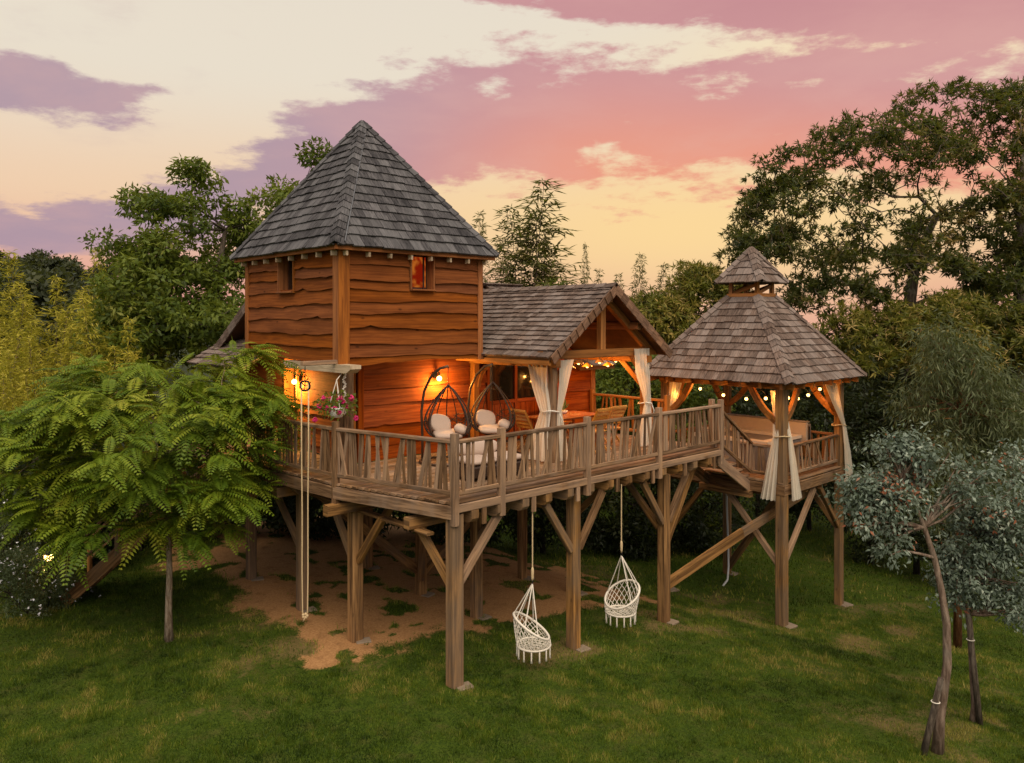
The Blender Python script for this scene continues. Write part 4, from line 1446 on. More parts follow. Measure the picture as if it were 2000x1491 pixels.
def pillow(name, mat, parent, c, size, rot=(0, 0, 0), e=.45, n=14):
    """soft cushion: squared ellipsoid"""
    mb = MB()
    M = Matrix.Rotation(rot[2], 3, 'Z') @ Matrix.Rotation(rot[1], 3, 'Y') @ Matrix.Rotation(rot[0], 3, 'X')
    M = np.array(M)
    sg = lambda x, p_: math.copysign(abs(x) ** p_, x)
    rings = []
    for i in range(n + 1):
        ph = -math.pi / 2 + math.pi * i / n
        row = []
        for j in range(2 * n):
            th = math.pi * j / n
            q = V(sg(math.cos(ph), .8) * sg(math.cos(th), e) * size[0] / 2, sg(math.cos(ph), .8) * sg(math.sin(th), e) * size[1] / 2, sg(math.sin(ph), .75) * size[2] / 2)
            q[2] += .012 * math.sin(7 * q[0] + 3) * math.cos(6 * q[1])
            row.append(V(c) + M @ q)
        rings.append(mb.verts(row))
    for a, b in zip(rings, rings[1:]):
        for j in range(2 * n):
            k2 = (j + 1) % (2 * n)
            mb.face((a + j, a + k2, b + k2, b + j), [(0, 0), (1, 0), (1, 1), (0, 1)])
    return mb.build(name, mat, parent, True)


# hanging egg chairs
def egg_chair(loc, rz, label, flip):
    t = thing('egg_chair', label, 'chair', loc, rz, 'hanging egg chairs on the deck', local=True)
    px, py = -.50, .28
    st = MB().tube([(px, py, .03), (px, py, .5), (px - .02, py, 1.0), (px + .03, py - .02, 1.40), (px + .16, py - .08, 1.70), (px + .34, py - .19, 1.88), (px + .50, py - .28, 1.93), (0.0, 0.0, 1.90)], .027, 10).build('stand', 'bronze_tube', t, True)
    ring = [(.02 + .58 * math.cos(a), .05 + .50 * math.sin(a), .03) for a in np.linspace(.0, 2 * math.pi, 24, endpoint=False)]
    MB().tube(ring, .025, 8, closed=True).build('base', 'bronze_tube', st, True)
    MB().tube([(0, 0, 1.9), (0, 0, 1.55)], .008, 6).build('chain', 'iron', st)
    zb_, zt_ = .46, 1.56

    def rad(z):
        f = (z - zb_) / (zt_ - zb_)
        return .50 * math.sin(math.pi * min(1, f ** .62)) ** .80 * (1 - .12 * f)
    zz = np.concatenate([np.linspace(zb_, .75, 9), np.linspace(.82, zt_, 11)])
    fr = None
    # meridian canes; front (local -y) stays open between the two rim canes
    for i, a in enumerate(np.linspace(-38, 218, 11)):
        a = R(a)
        rim = i in (0, 10)
        pts = [(rad(z) * math.cos(a) * (1.0), rad(z) * math.sin(a) * .86 + .10 * math.sin(math.pi * (z - zb_) / (zt_ - zb_)) - .06, z) for z in zz]
        o = MB().tube(pts, .019 if rim else .011, 6).build('rim_cane' if rim else 'rib_cane', 'dark_wicker', t, True)
    # woven bowl
    rg = random.Random(3)
    mb = MB()
    for i in range(95):
        a0 = rg.uniform(-40, 220)
        z0, z1 = rg.uniform(zb_ + .03, .92), rg.uniform(zb_ + .02, .98)
        da = rg.uniform(-55, 55)
        pts = []
        for f in np.linspace(0, 1, 6):
            z = z0 + (z1 - z0) * f
            a = R(min(218, max(-38, a0 + da * f)))
            pts.append((rad(z) * math.cos(a), rad(z) * math.sin(a) * .86 + .10 * math.sin(math.pi * (z - zb_) / (zt_ - zb_)) - .06, z))
        mb.tube(pts, .0065, 4, caps=False)
    mb.build('woven_bowl', 'dark_wicker', t, kind='stuff')
    pillow('seat_cushion', 'cushion_cloth', t, (0, -.04, .58), (.60, .56, .15), (.10, 0, 0), .6)
    pillow('back_cushion', 'cushion_cloth', t, (-.15, .16, .76), (.44, .15, .40), (-.45, .12, .35), .36)
    pillow('arm_pillow', 'cushion_cloth', t, (.25, -.10, .68), (.26, .38, .17), (0, .35, -.3), .55)
    return t


egg_chair((2.02, 2.72, DZ), R(-34), 'hanging egg chair of dark cane beside the wall lamp', 1)
egg_chair((3.16, 2.66, DZ), R(-40), 'hanging egg chair of dark cane next to the porch door', 1)

# low lounge with cream cushions
t = thing('lounge_bench', 'low wicker lounge with cream cushions behind the slat railing', 'lounge', (1.75, 1.15, DZ), R(-6), local=True)
MB().beam((-.62, 0, .16), (.62, 0, .16), .62, .22, ch=.03).build('base', 'dark_wicker', t)
pillow('seat_cushion', 'cushion_cloth', t, (-.31, 0, .33), (.62, .62, .14), (0, 0, 0), .35)
pillow('seat_cushion', 'cushion_cloth', t, (.32, 0, .33), (.62, .62, .14), (0, 0, 0), .35)
pillow('back_cushion', 'cushion_cloth', t, (-.1, .26, .50), (.9, .17, .30), (-.25, 0, 0), .4)
for x in (-.55, .55):
    for yv in (-.25, .25):
        B('leg', 'dark_wicker', t, (x, yv, 0), (x, yv, .06), .05, .05, up=(0, 1, 0))

# dining table and folding slat chairs
t = thing('dining_table', 'reddish slatted dining table under the porch', 'table', (5.0, 2.35, DZ), 0, local=True)
for i in range(6):
    B('top_slat', 'table_top', t, (-.80, -.36 + .145 * i, .725), (.80, -.36 + .145 * i, .725), .135, .03)
B('apron', 'table_top', t, (-.68, 0, .69), (.68, 0, .69), .6, .05)
for x in (-.68, .68):
    for yv in (-.33, .33):
        B('leg', 'table_top', t, (x, yv, 0), (x, yv, .70), .06, .06, up=(0, 1, 0))


def slat_chair(loc, rz, label):
    t = thing('folding_chair', label, 'chair', loc, rz, 'folding chairs round the dining table', local=True)
    for i in range(5):
        B('seat_slat', 'teak', t, (-.21, -.18 + .085 * i, .45), (.21, -.18 + .085 * i, .45), .072, .02)
    for s in (-1, 1):
        B('back_stile', 'teak', t, (s * .225, -.20, 0), (s * .215, .30, .93), .03, .045, up=(0, 1, 0))
        B('leg', 'teak', t, (s * .20, .24, 0), (s * .20, -.22, .46), .03, .045, up=(0, 1, 0))
    for i in range(5):
        f = .58 + .085 * i
        B('back_slat', 'teak', t, (-.215, -.20 + .5 * f / .93 * 1.0, f), (.215, -.20 + .5 * f / .93, f), .018, .068)
    B('head_rail', 'teak', t, (-.235, .30, .935), (.235, .30, .935), .028, .05)


slat_chair((5.18, 1.62, DZ), R(180), 'folding slat chair on the railing side of the table, nearer the lounge')
slat_chair((5.82, 1.70, DZ), R(176), 'folding slat chair on the railing side of the table, nearer the gazebo')
slat_chair((3.98, 2.42, DZ), R(88), 'folding slat chair at the table end beside the egg chair')
slat_chair((5.62, 3.08, DZ), R(4), 'folding slat chair on the wall side of the table')
t = thing('table_plant', 'small leafy plant in a pale bowl on the dining table', 'plant', (5.15, 2.5, DZ + .742))
MB().lathe((5.15, 2.5, DZ + .742), [(.001, 0), (.07, 0), (.11, .07), (.10, .075), (.06, .02)], 14).build('bowl', 'pot_white', t, True)
mb = MB()
for i in range(26):
    a, b_ = random.uniform(0, 6.3), random.uniform(.05, .17)
    c = V(5.15, 2.5, DZ + .82)
    tip = c + V(b_ * math.cos(a), b_ * math.sin(a), random.uniform(.06, .24))
    mb.beam(c, tip, .025, .004, ch=0)
mb.build('foliage', 'green_glass', t, kind='stuff')
t = thing('bottle', 'amber glass bottle standing on the dining table', 'bottle', (4.85, 2.35, DZ + .742))
MB().lathe((4.85, 2.35, DZ + .742), [(.001, 0), (.035, 0), (.035, .14), (.014, .19), (.013, .25), (.001, .25)], 12).build('glass_body', 'teak', t, True)


# curtains
def curtain(label, rows, group, cols=36, pleats=4.3, seed=0, tie=None, print_z=None):
    """rows: (left point, right point, pleat depth); sheet runs from first row down to the last"""
    rg = random.Random(seed)
    rows = [(V(a), V(b), c) for a, b, c in rows]
    o = rows[-1][0]
    t = thing('curtain', label, 'curtain', tuple(o), group=group)
    P_, m = [], 40
    zs = [r[0][2] for r in rows]
    ph = [rg.uniform(0, 6.3) for _ in range(3)]
    mb = MB()
    ids = []
    for i in range(m + 1):
        f = i / m * (len(rows) - 1)
        k2 = min(int(f), len(rows) - 2)
        q = f - k2
        q = q * q * (3 - 2 * q) if len(rows) > 2 else q
        a = rows[k2][0] * (1 - q) + rows[k2 + 1][0] * q
        b = rows[k2][1] * (1 - q) + rows[k2 + 1][1] * q
        dp = rows[k2][2] * (1 - q) + rows[k2 + 1][2] * q
        d = unit(b - a)
        nn = unit(np.cross(d, V(0, 0, 1)))
        row = []
        for j in range(cols + 1):
            x = j / cols
            w = math.sin(x * pleats * 2 * math.pi + ph[0] + 1.5 * math.sin(4 * x + ph[1]) + .5 * math.sin(f * 1.7 + ph[2])) * dp
            w += .3 * dp * math.sin(x * pleats * 5.1 + ph[2] + f * 2)
            row.append(a + (b - a) * x + nn * w)
        ids.append(mb.verts(row))
    for r0, r1 in zip(ids, ids[1:]):
        for j in range(cols):
            mb.face((r0 + j, r0 + j + 1, r1 + j + 1, r1 + j), [(0, 0), (1, 0), (1, 1), (0, 1)])
    sh = mb.build('cloth', 'curtain_cloth', t, True)
    if tie is not None:
        c, r_ = V(tie[0]), tie[1]
        ring = [c + V(r_ * math.cos(a), r_ * math.sin(a), .02 * math.sin(2 * a)) for a in np.linspace(0, 2 * math.pi, 16, endpoint=False)]
        MB().tube(ring, .016, 6, closed=True).build('tie_band', 'white_cord' if len(tie) < 3 else tie[2], t, True)
        if len(tie) < 3:
            MB().tube([c + V(r_ * .6, -r_ * .7, 0), c + V(r_ * .9, -r_ * 1.0, -.16), c + V(r_ * .8, -r_ * .9, -.38)], .012, 5).build('tie_tail', 'white_cord', t, True)
    return t, sh


G = 'cream curtains tied to the porch posts'
L_ = PAM - 1.5
curtain('cream curtain tied to the grey porch post, on its egg chair side', [((L_ - .06, PY + .66, 4.86), (L_ - .05, PY + .06, 4.90), .03), ((L_ - .10, PY + .46, 4.4), (L_ - .09, PY + .05, 4.4), .035), ((L_ - .12, PY + .22, 3.92), (L_ - .10, PY - .04, 3.92), .03), ((L_ - .16, PY + .42, 3.4), (L_ - .16, PY - .05, 3.4), .04), ((L_ - .18, PY + .50, 2.93), (L_ - .16, PY - .08, 2.93), .05)], G, seed=1, tie=((L_ - .02, PY + .02, 3.93), .16))
curtain('narrow cream curtain tied to the grey porch post, on its table side', [((L_ + .08, PY - .11, 4.95), (L_ + .50, PY - .10, 4.95), .03), ((L_ + .08, PY - .11, 4.5), (L_ + .34, PY - .10, 4.5), .03), ((L_ + .06, PY - .10, 3.94), (L_ + .16, PY - .08, 3.94), .025), ((L_ + .04, PY - .12, 3.4), (L_ + .28, PY - .10, 3.4), .035), ((L_ + .04, PY - .12, 2.93), (L_ + .34, PY - .10, 2.93), .045)], G, seed=2)
R_ = PAM + 1.5
curtain('wide cream curtain tied to the porch post next to the gazebo', [((R_ - .56, PY - .12, 5.12), (R_ + .06, PY - .12, 5.12), .035), ((R_ - .50, PY - .12, 4.6), (R_ + .04, PY - .12, 4.6), .04), ((R_ - .12, PY - .10, 3.88), (R_ + .10, PY - .09, 3.88), .03), ((R_ - .30, PY - .12, 3.4), (R_ + .10, PY - .12, 3.4), .04), ((R_ - .40, PY - .12, 2.93), (R_ + .12, PY - .12, 2.93), .05)], G, seed=3, tie=((R_ + .0, PY - .02, 3.88), .15))
G = 'white curtains tied to the gazebo posts'
curtain('white curtain hanging outside the gazebo corner post by the stair', [((GA0 + .10, GB0 + .34, 4.10), (GA0 + .10, GB0 + .12, 4.10), .02), ((GA0 + .05, GB0 + .24, 3.6), (GA0 + .02, GB0 + .10, 3.6), .02), ((GA0 - .13, GB0 + .14, 3.06), (GA0 - .16, GB0 - .02, 3.06), .02), ((GA0 - .20, GB0 + .26, 2.4), (GA0 - .20, GB0 + .00, 2.4), .03), ((GA0 - .24, GB0 + .40, 1.60), (GA0 - .23, GB0 + .02, 1.60), .045)], G, seed=4, tie=((GA0, GB0, 3.07), .175, 'rope'))
curtain('white curtain hanging outside the gazebo corner post over the outer railing', [((GA0 + .14, GB0 + .06, 4.10), (GA0 + .32, GB0 + .06, 4.10), .02), ((GA0 + .10, GB0 + .0, 3.6), (GA0 + .22, GB0 + .0, 3.6), .02), ((GA0 + .02, GB0 - .16, 3.06), (GA0 + .16, GB0 - .15, 3.06), .02), ((GA0 + .03, GB0 - .20, 2.4), (GA0 + .32, GB0 - .19, 2.4), .03), ((GA0 + .04, GB0 - .24, 1.60), (GA0 + .56, GB0 - .21, 1.60), .045)], G, seed=5)
tc, sh = curtain('white curtain with dark leaf print near its hem on the outer gazebo post', [((GA1 - .95, GB0 - .10, 4.16), (GA1 - .40, GB0 - .10, 4.18), .03), ((GA1 - .52, GB0 - .12, 3.6), (GA1 - .18, GB0 - .12, 3.6), .03), ((GA1 - .10, GB0 - .15, 3.04), (GA1 + .08, GB0 - .14, 3.04), .02), ((GA1 - .06, GB0 - .20, 2.4), (GA1 + .22, GB0 - .18, 2.4), .03), ((GA1 - .04, GB0 - .24, 1.60), (GA1 + .34, GB0 - .20, 1.60), .04)], G, seed=6, tie=((GA1, GB0, 3.06), .17, 'rope'))
mb = MB()                                            # palm-leaf print on the hem
cc = V(GA1 + .15, GB0 - .285, 1.74)
for i in range(9):
    a = math.pi * (i / 8) * 1.1 - .15
    d_ = V(math.cos(a), 0, math.sin(a))
    s_ = V(-d_[2], 0, d_[0])
    b = mb.verts([cc, cc + d_ * .07 + s_ * .012, cc + d_ * .13, cc + d_ * .07 - s_ * .012])
    mb.face((b, b + 1, b + 2, b + 3), [(0, 0)] * 4)
mb.build('leaf_print', 'cable', tc, kind='stuff')
curtain('white curtain gathered at the gazebo post behind the stair', [((GA0 + .02, GB1 - .5, 4.16), (GA0 + .02, GB1 - .1, 4.16), .03), ((GA0 + .05, GB1 - .16, 3.1), (GA0 + .05, GB1 + .02, 3.1), .02), ((GA0 + .04, GB1 - .3, 2.05), (GA0 + .04, GB1 + .02, 2.05), .04)], G, seed=7)

# hot tub
t = thing('hot_tub', 'beige hot tub inside the gazebo', 'hot tub', (10.6, 1.05, GZ0))
MB().box((10.60, 1.08, GZ0 + .36), (1.70, 2.1, .70), ch=.05).build('cabinet', 'tub_cover_side', t)
mb = MB()
o_ = [(9.72, .0), (11.48, .0), (11.48, 2.16), (9.72, 2.16)]
i_ = [(9.95, .23), (11.25, .23), (11.25, 1.93), (9.95, 1.93)]
b = mb.verts([(x, yv, GZ0 + .70) for x, yv in o_] + [(x, yv, GZ0 + .78) for x, yv in o_] + [(x, yv, GZ0 + .78) for x, yv in i_] + [(x, yv, GZ0 + .55) for x, yv in i_])
for i in range(4):
    j = (i + 1) % 4
    for q in (0, 4, 8):
        mb.face((b + q + i, b + q + j, b + q + 4 + j, b + q + 4 + i), [(0, 0), (1, 0), (1, 1), (0, 1)])
mb.build('rim', 'tub_acrylic', t)
MB().box((10.60, 1.08, GZ0 + .62), (1.28, 1.68, .02), ch=0).build('water', 'lead_flashing', t)
MB().box((9.74, .75, GZ0 + .80), (.05, .30, .03)).build('control_panel', 'cable', t)
t = thing('tub_cover', 'folded fawn vinyl tub cover standing upright behind the hot tub', 'tub cover', (11.62, 1.1, GZ0 + .55))
MB().beam((11.56, -.10, GZ0 + .80), (11.56, 2.28, GZ0 + .80), .10, .60, ch=.03).build('front_panel', 'tub_cover', t)
MB().beam((11.69, -.12, GZ0 + .78), (11.69, 2.24, GZ0 + .78), .10, .56, ch=.03).build('rear_panel', 'tub_cover_side', t)
B('hinge_strip', 'tub_cover_side', t, (11.62, -.10, GZ0 + 1.11), (11.62, 2.28, GZ0 + 1.11), .22, .03)
B('cover_lifter', 'iron', t, (11.62, -.14, GZ0 + .2), (11.62, -.14, GZ0 + 1.0), .03, .03, up=(0, 1, 0))
t = thing('towel_stack', 'folded cream towels on the hot tub edge by the stair', 'towels', (9.86, 1.75, GZ0 + .785))
for i in range(3):
    pillow('towel', 'cushion_cloth', t, (9.86, 1.75, GZ0 + .82 + .055 * i), (.30, .42, .06), e=.3)

# hoist pulley and endless rope at the tower corner
t = thing('hoist_pulley', 'iron pulley wheel under the tower overhang', 'pulley', (-1.0, 2.92, 4.62))
c = V(-1.0, 2.92, 4.60)
ax = unit(V(RY[0], RY[1], 0))
rx = V(RX[0], RX[1], 0)
ring = [c + rx * .085 * math.cos(a) + V(0, 0, .085 * math.sin(a)) for a in np.linspace(0, 2 * math.pi, 22, endpoint=False)]
MB().tube(ring, .018, 8, closed=True).build('wheel_rim', 'iron', t, True)
for a in (0.3, 2.4, 4.5):
    B('spoke', 'iron', t, c, c + rx * .08 * math.cos(a) + V(0, 0, .08 * math.sin(a)), .014, .014)
B('hanger', 'iron', t, c, c + V(0, 0, .34), .02, .012)
B('arm', 'weathered_wood', t, (-1.06, 2.93, 4.99), (-.15, 3.02, 4.99), .07, .08)
t = thing('hoist_rope', 'long thin rope loop hanging from the pulley to just above the ground', 'rope', (-1.0, 2.92, .55))
l0, l1 = c - rx * .062, c + rx * .062
mb = MB()
mb.tube([l0 + V(0, 0, .05), l0 + V(0, 0, -1), l0 + V(0, 0, -2.2) + rx * .012, l0 + V(0, 0, -3.2) + rx * .01, c + V(0, 0, -3.97) - rx * .045, c + V(0, 0, -4.06), c + V(0, 0, -3.97) + rx * .045, l1 + V(0, 0, -3.2) - rx * .01, l1 + V(0, 0, -2.0) - rx * .012, l1 + V(0, 0, -1), l1 + V(0, 0, .05)], .013, 6)
mb.build('rope_loop', 'rope', t, True)
mb = MB()
for i in range(5):
    a = i * 1.3
    mb.sphere(c + V(0, 0, -4.03) + rx * .04 * math.cos(a) + V(0, 0, .03 * math.sin(a)), .026, 8)
mb.tube([c + V(0, 0, -4.06), c + V(0, 0, -4.13) - rx * .03], .012, 5)
mb.build('knot', 'rope', t, True)

# hanging flower basket and rope garland by the corner post
t = thing('flower_basket', 'white hanging pot of magenta geraniums beside the corner post', 'flower pot', (-.47, 2.76, 4.0))
c = V(-.47, 2.76, 4.02)
MB().lathe(c, [(.001, 0), (.10, 0), (.125, .06), (.14, .17), (.13, .175), (.12, .12)], 18).build('pot', 'pot_white', t, True)
apex = c + V(.03, .05, .66)
for a in (.4, 2.5, 4.6):
    MB().tube([c + V(.135 * math.cos(a), .135 * math.sin(a), .17), apex], .007, 5).build('cord', 'white_cord', t)
MB().tube([apex, V(-.20, 2.94, 4.84)], .008, 5).build('cord', 'white_cord', t)
rg = np.random.default_rng(4)
FL = []
for i in range(15):
    a, r_ = rg.uniform(0, 6.3), rg.uniform(.12, .42)
    q = c + V(RX[0], RX[1], 0) * r_ * math.cos(a) * 1.05 + V(RY[0], RY[1], 0) * r_ * .6 * math.sin(a) + V(0, 0, rg.uniform(.08, .36) - .2 * (r_ > .33))
    mb = MB()
    for k2 in range(16):
        d_ = unit(rg.normal(size=3))
        mb.sphere(q + d_ * .034, .020, 6)
    mb.build('flower', 'magenta_petal', t)
    FL.append(q)

# garland of white rope down the post
t = thing('rope_garland', 'braided white rope garland hanging down the corner post', 'rope', (-.2, 2.93, 4.2))
mb = MB()
for i in range(9):
    z = 4.80 - i * .085
    s_ = .03 if i % 2 else -.03
    mb.tube([(-.215 + s_, 2.925, z), (-.215 - s_, 2.925, z - .045), (-.215 + s_ * .5, 2.925, z - .095)], .017, 6)
mb.build('braid', 'white_cord', t, True)


# hanging macrame chairs
def net_chair(loc, rz, label, ring_z, rope_z):
    t = thing('hanging_net_chair', label, 'chair', loc, rz, 'white knotted chairs hung under the deck', local=True)
    up_r, lo_r = .36, .285
    tilt = R(33)
    uc, lc = V(0, .02, .58), V(0, -.02, .26)

    def U(a):
        return uc + V(up_r * math.cos(a), up_r * math.sin(a) * math.cos(tilt), up_r * math.sin(a) * math.sin(tilt))

    def Lw(a):
        return lc + V(lo_r * math.cos(a), lo_r * math.sin(a), .0)
    A = np.linspace(0, 2 * math.pi, 36, endpoint=False)
    MB().tube([U(a) for a in A], .021, 8, closed=True).build('upper_hoop', 'white_cord', t, True)
    MB().tube([Lw(a) for a in A], .019, 8, closed=True).build('seat_hoop', 'white_cord', t, True)
    mb = MB()                                        # diamond net of the back and the seat
    n = 20
    for i in range(n):
        for s in (-1, 1):
            a0 = 2 * math.pi * i / n
            pts = []
            for f in np.linspace(0, 1, 7):
                a = a0 + s * f * .95
                q = U(a) * f + Lw(a) * (1 - f)
                q = lc + (q - lc) * V(1 + .05 * math.sin(math.pi * f), 1 + .05 * math.sin(math.pi * f), 1)
                pts.append(q)
            mb.tube(pts, .0068, 4, caps=False)
    for i in range(9):
        x = -.26 + .065 * i
        h = math.sqrt(max(lo_r ** 2 - x * x, 0))
        for sw in (0, 1):
            pts = [(x, f * h, -.03 * (1 - f * f)) for f in np.linspace(-1, 1, 5)]
            mb.tube([lc + (V(p) if sw == 0 else V(p[1], p[0], p[2])) for p in pts], .006, 4, caps=False)
    mb.build('net', 'white_cord', t, kind='stuff')
    for i in range(13):
        a = 2 * math.pi * i / 13
        q = Lw(a)
        MB().tube([q, q + V(0, 0, -.06), q + V(0, 0, -.13), q + V(0, 0, -.20)], [.010, .014, .012, .020], 6).build('tassel', 'white_cord', t, True)
    ring = V(0, 0, ring_z)
    for a in (.5, 1.15, math.pi - .5, math.pi - 1.15, -.25, math.pi + .25):
        MB().tube([U(a), ring], .010, 5).build('cord', 'white_cord', t)
    MB().tube([ring + V(.028 * math.cos(a), 0, .028 + .028 * math.sin(a)) for a in np.linspace(0, 2 * math.pi, 12, endpoint=False)], .007, 6, closed=True).build('ring', 'iron', t)
    MB().tube([ring + V(0, 0, .05), ring + V(0, 0, .10), ring + V(0, 0, .24), ring + V(0, 0, .28)], [.012, .024, .026, .013], 8).build('splice', 'rope', t, True)
    MB().tube([ring + V(0, 0, .25), V(0, 0, rope_z)], .012, 6).build('rope', 'rope', t)


net_chair((1.70, -.02, -.06), R(52), 'white knotted hanging chair nearest the corner post', 1.30, 2.62)
net_chair((4.10, -.02, -.11), R(-100), 'white knotted hanging chair nearest the gazebo', 1.33, 2.70)

# pale hose under the gazebo
t = thing('water_hose', 'pale drain hose hanging under the gazebo floor', 'hose', (11.6, 2.4, -1.4))
g = float(gz(11.3, 2.2))
MB().tube([(11.7, 2.3, 1.7), (11.75, 2.35, .6), (11.75, 2.3, -.6), (11.6, 2.2, g + .35), (11.3, 2.05, g + .08), (10.9, 1.95, g + .03)], .028, 8).build('hose_run', 'hose', t, True)

# garden lantern in the shrubs
lx, ly = P(95, 15.2)
lg = float(gz(lx, ly))
lz = Z(1088, 15.2)
t = thing('garden_lantern', 'small lit garden lantern among the white flowered shrubs', 'lantern', (lx, ly, lg))
MB().tube([(lx, ly, lg - .05), (lx, ly, lz - .08)], .02, 6).build('stake', 'iron', t)
MB().sphere((lx, ly, lz), .085, 10).build('bulb', 'bulb_glow', t, True)
MB().lathe((lx, ly, lz), [(.001, .16), (.05, .13), (.10, .07), (.095, .06)], 12).build('hood', 'iron', t, True)
point(t, (lx, ly, lz - .1), 9, col=(1, .55, .18))


# ------------------------------------------------------------------ vegetation
def norm(v):
    return v / np.maximum(np.linalg.norm(v, axis=-1, keepdims=True), 1e-9)


def leaf_cards(pos, axis, nrm, ln, wd, fold=.18, curl=.0):
    """pointed leaves folded along the midrib: (N,4,3)"""
    axis = norm(axis)
    sd = norm(np.cross(axis, nrm))
    nn = np.cross(sd, axis)
    ln, wd = ln[:, None], wd[:, None]
    mid = pos + axis * ln * .42
    l_ = mid - sd * wd / 2 + nn * wd * fold
    r_ = mid + sd * wd / 2 + nn * wd * fold
    tip = pos + axis * ln - nn * ln * curl
    return np.stack([pos, l_, tip, r_], 1)


def cards_mesh(name, cards, tint):
    n = len(cards)
    v = cards.reshape(-1, 3)
    f = np.arange(n * 4).reshape(n, 4)
    return arrays_mesh(name, v, f, np.repeat(tint, 4))


def ellipsoid_clumps(rg, spec, n, shell=.55, low=-1.0):
    """spec (u, v, d, ru, rv, rd): photograph column/row of the centre, depth d (m), radii in those units / metres"""
    u, v, d, ru, rv, rd = spec
    x, y = P(u, d)
    c = V(x, y, Z(v, d))
    sx, sz = ru / 1488 * d, rv / 1488 * d
    q = norm(rg.normal(size=(n, 3)))
    q[:, 2] = np.where(q[:, 2] < low, -q[:, 2], q[:, 2])
    r = (shell + (1 - shell) * rg.random(n)) ** .7
    q = q * r[:, None]
    ex, ey = V(RX[0], RX[1], 0), V(RY[0], RY[1], 0)
    return c + q[:, :1] * ex * sx + q[:, 1:2] * ey * rd + q[:, 2:] * V(0, 0, sz)


def branches(trunk, r0, tips, rg, r_tip=.012, bend=.12, sub=2):
    """tapered limbs from the trunk polyline to every tip; returns MB"""
    mb = MB()
    trunk = [V(p) for p in trunk]
    m = len(trunk)
    rad = [r0 * (1 - .72 * i / (m - 1)) for i in range(m)]
    rad[0] *= 1.25
    mb.tube(trunk, rad, 9)
    nodes = [(trunk[i], rad[i]) for i in range(max(1, m // 3), m)]
    top = trunk[-1]
    order = np.argsort([np.linalg.norm(V(t_) - top) + .4 * abs(t_[2] - top[2]) for t_ in tips])
    for i in order:
        t_ = V(tips[i])
        best, bi = 1e9, 0
        for k2, (p, r_) in enumerate(nodes):
            dd = np.linalg.norm(p - t_)
            if p[2] > t_[2] + .5 * dd:
                dd *= 1.5
            dd += .25 / max(r_, .01) * .06
            if dd < best:
                best, bi = dd, k2
        p, r_ = nodes[bi]
        L = np.linalg.norm(t_ - p)
        ra = max(min(r_ * .72, .02 + .035 * L), r_tip * 1.3)
        pts = [p]
        for f in (.35, .7):
            pts.append(p + (t_ - p) * f + rg.normal(size=3) * L * bend * .35 + V(0, 0, L * bend * (1 - f) * f * 2))
        pts.append(t_)
        rr = [ra, ra * .75, ra * .5, r_tip]
        mb.tube(pts, rr, 5, caps=False)
        nodes += [(pts[1], rr[1]), (pts[2], rr[2]), (t_, r_tip * 1.2)]
    return mb


def scatter_leaves(rg, clumps, cr, per, ln, wd, flat=.65, up=.7, rosette=0, droop=.15, tint0=.4, tvar=.16, cvar=.18, hollow=.35):
    """leaves through each clump's volume; rosette > 0 groups them into star-shaped tufts"""
    n = len(clumps)
    cr = np.broadcast_to(cr, n)
    ct = rg.normal(0, cvar, n)
    cnt = per
    ci = np.repeat(np.arange(n), cnt)
    N = len(ci)
    if rosette:
        k2 = int(math.ceil(N / rosette))
        tci = rg.integers(0, n, k2)
        q = norm(rg.normal(size=(k2, 3)))
        r = (hollow + (1 - hollow) * rg.random(k2)) ** .6
        off = q * r[:, None] * cr[tci][:, None]
        off[:, 2] *= flat
        tp_, out = clumps[tci] + off, norm(off + V(0, 0, .35) * cr[tci][:, None])
        ii = np.repeat(np.arange(k2), rosette)
        pos = tp_[ii]
        ax = norm(norm(rg.normal(size=(len(ii), 3))) + out[ii] * .75)
        ax[:, 2] -= droop
        nr = norm(out[ii] + rg.normal(0, .35, (len(ii), 3)) + V(0, 0, up))
        ct_ = ct[tci][ii] + rg.normal(0, .10, k2)[ii]
        N = len(ii)
    else:
        q = norm(rg.normal(size=(N, 3)))
        r = (hollow + (1 - hollow) * rg.random(N)) ** .6
        off = q * r[:, None] * cr[ci][:, None]
        off[:, 2] *= flat
        pos = clumps[ci] + off
        out = norm(off + 1e-6)
        ax = norm(out * .6 + rg.normal(0, .7, (N, 3)))
        ax[:, 2] -= droop
        nr = norm(out * .6 + V(0, 0, up) + rg.normal(0, .45, (N, 3)))
        ct_ = ct[ci]
    L = ln * rg.uniform(.65, 1.3, N)
    W = wd * rg.uniform(.7, 1.25, N)
    return leaf_cards(pos, ax, nr, L, W, .16, .10), tint0 + ct_ + rg.normal(0, tvar, N)


def plant_tree(name, label, cat, base, trunk, r0, clumps, cards, tint, leaf, barkm, group=None, rg=None, r_tip=.012, extra=None):
    z = float(gz(*base))
    t = thing(name, label, cat, (base[0], base[1], z), group=group)
    mb = branches([(base[0], base[1], z - .1)] + trunk, r0, clumps, rg or RNG, r_tip)
    mb.build('trunk', barkm, t, True)
    o = np.array([base[0], base[1], z])
    link('crown', cards_mesh('crown', cards - o, tint), leaf, t)
    if extra is not None:
        link('blossom', cards_mesh('blossom', extra[0] - o, extra[1]), extra[2], t)['kind'] = 'stuff'
    return t


def T(u, v, d):
    x, y = P(u, d)
    return (x, y, Z(v, d))


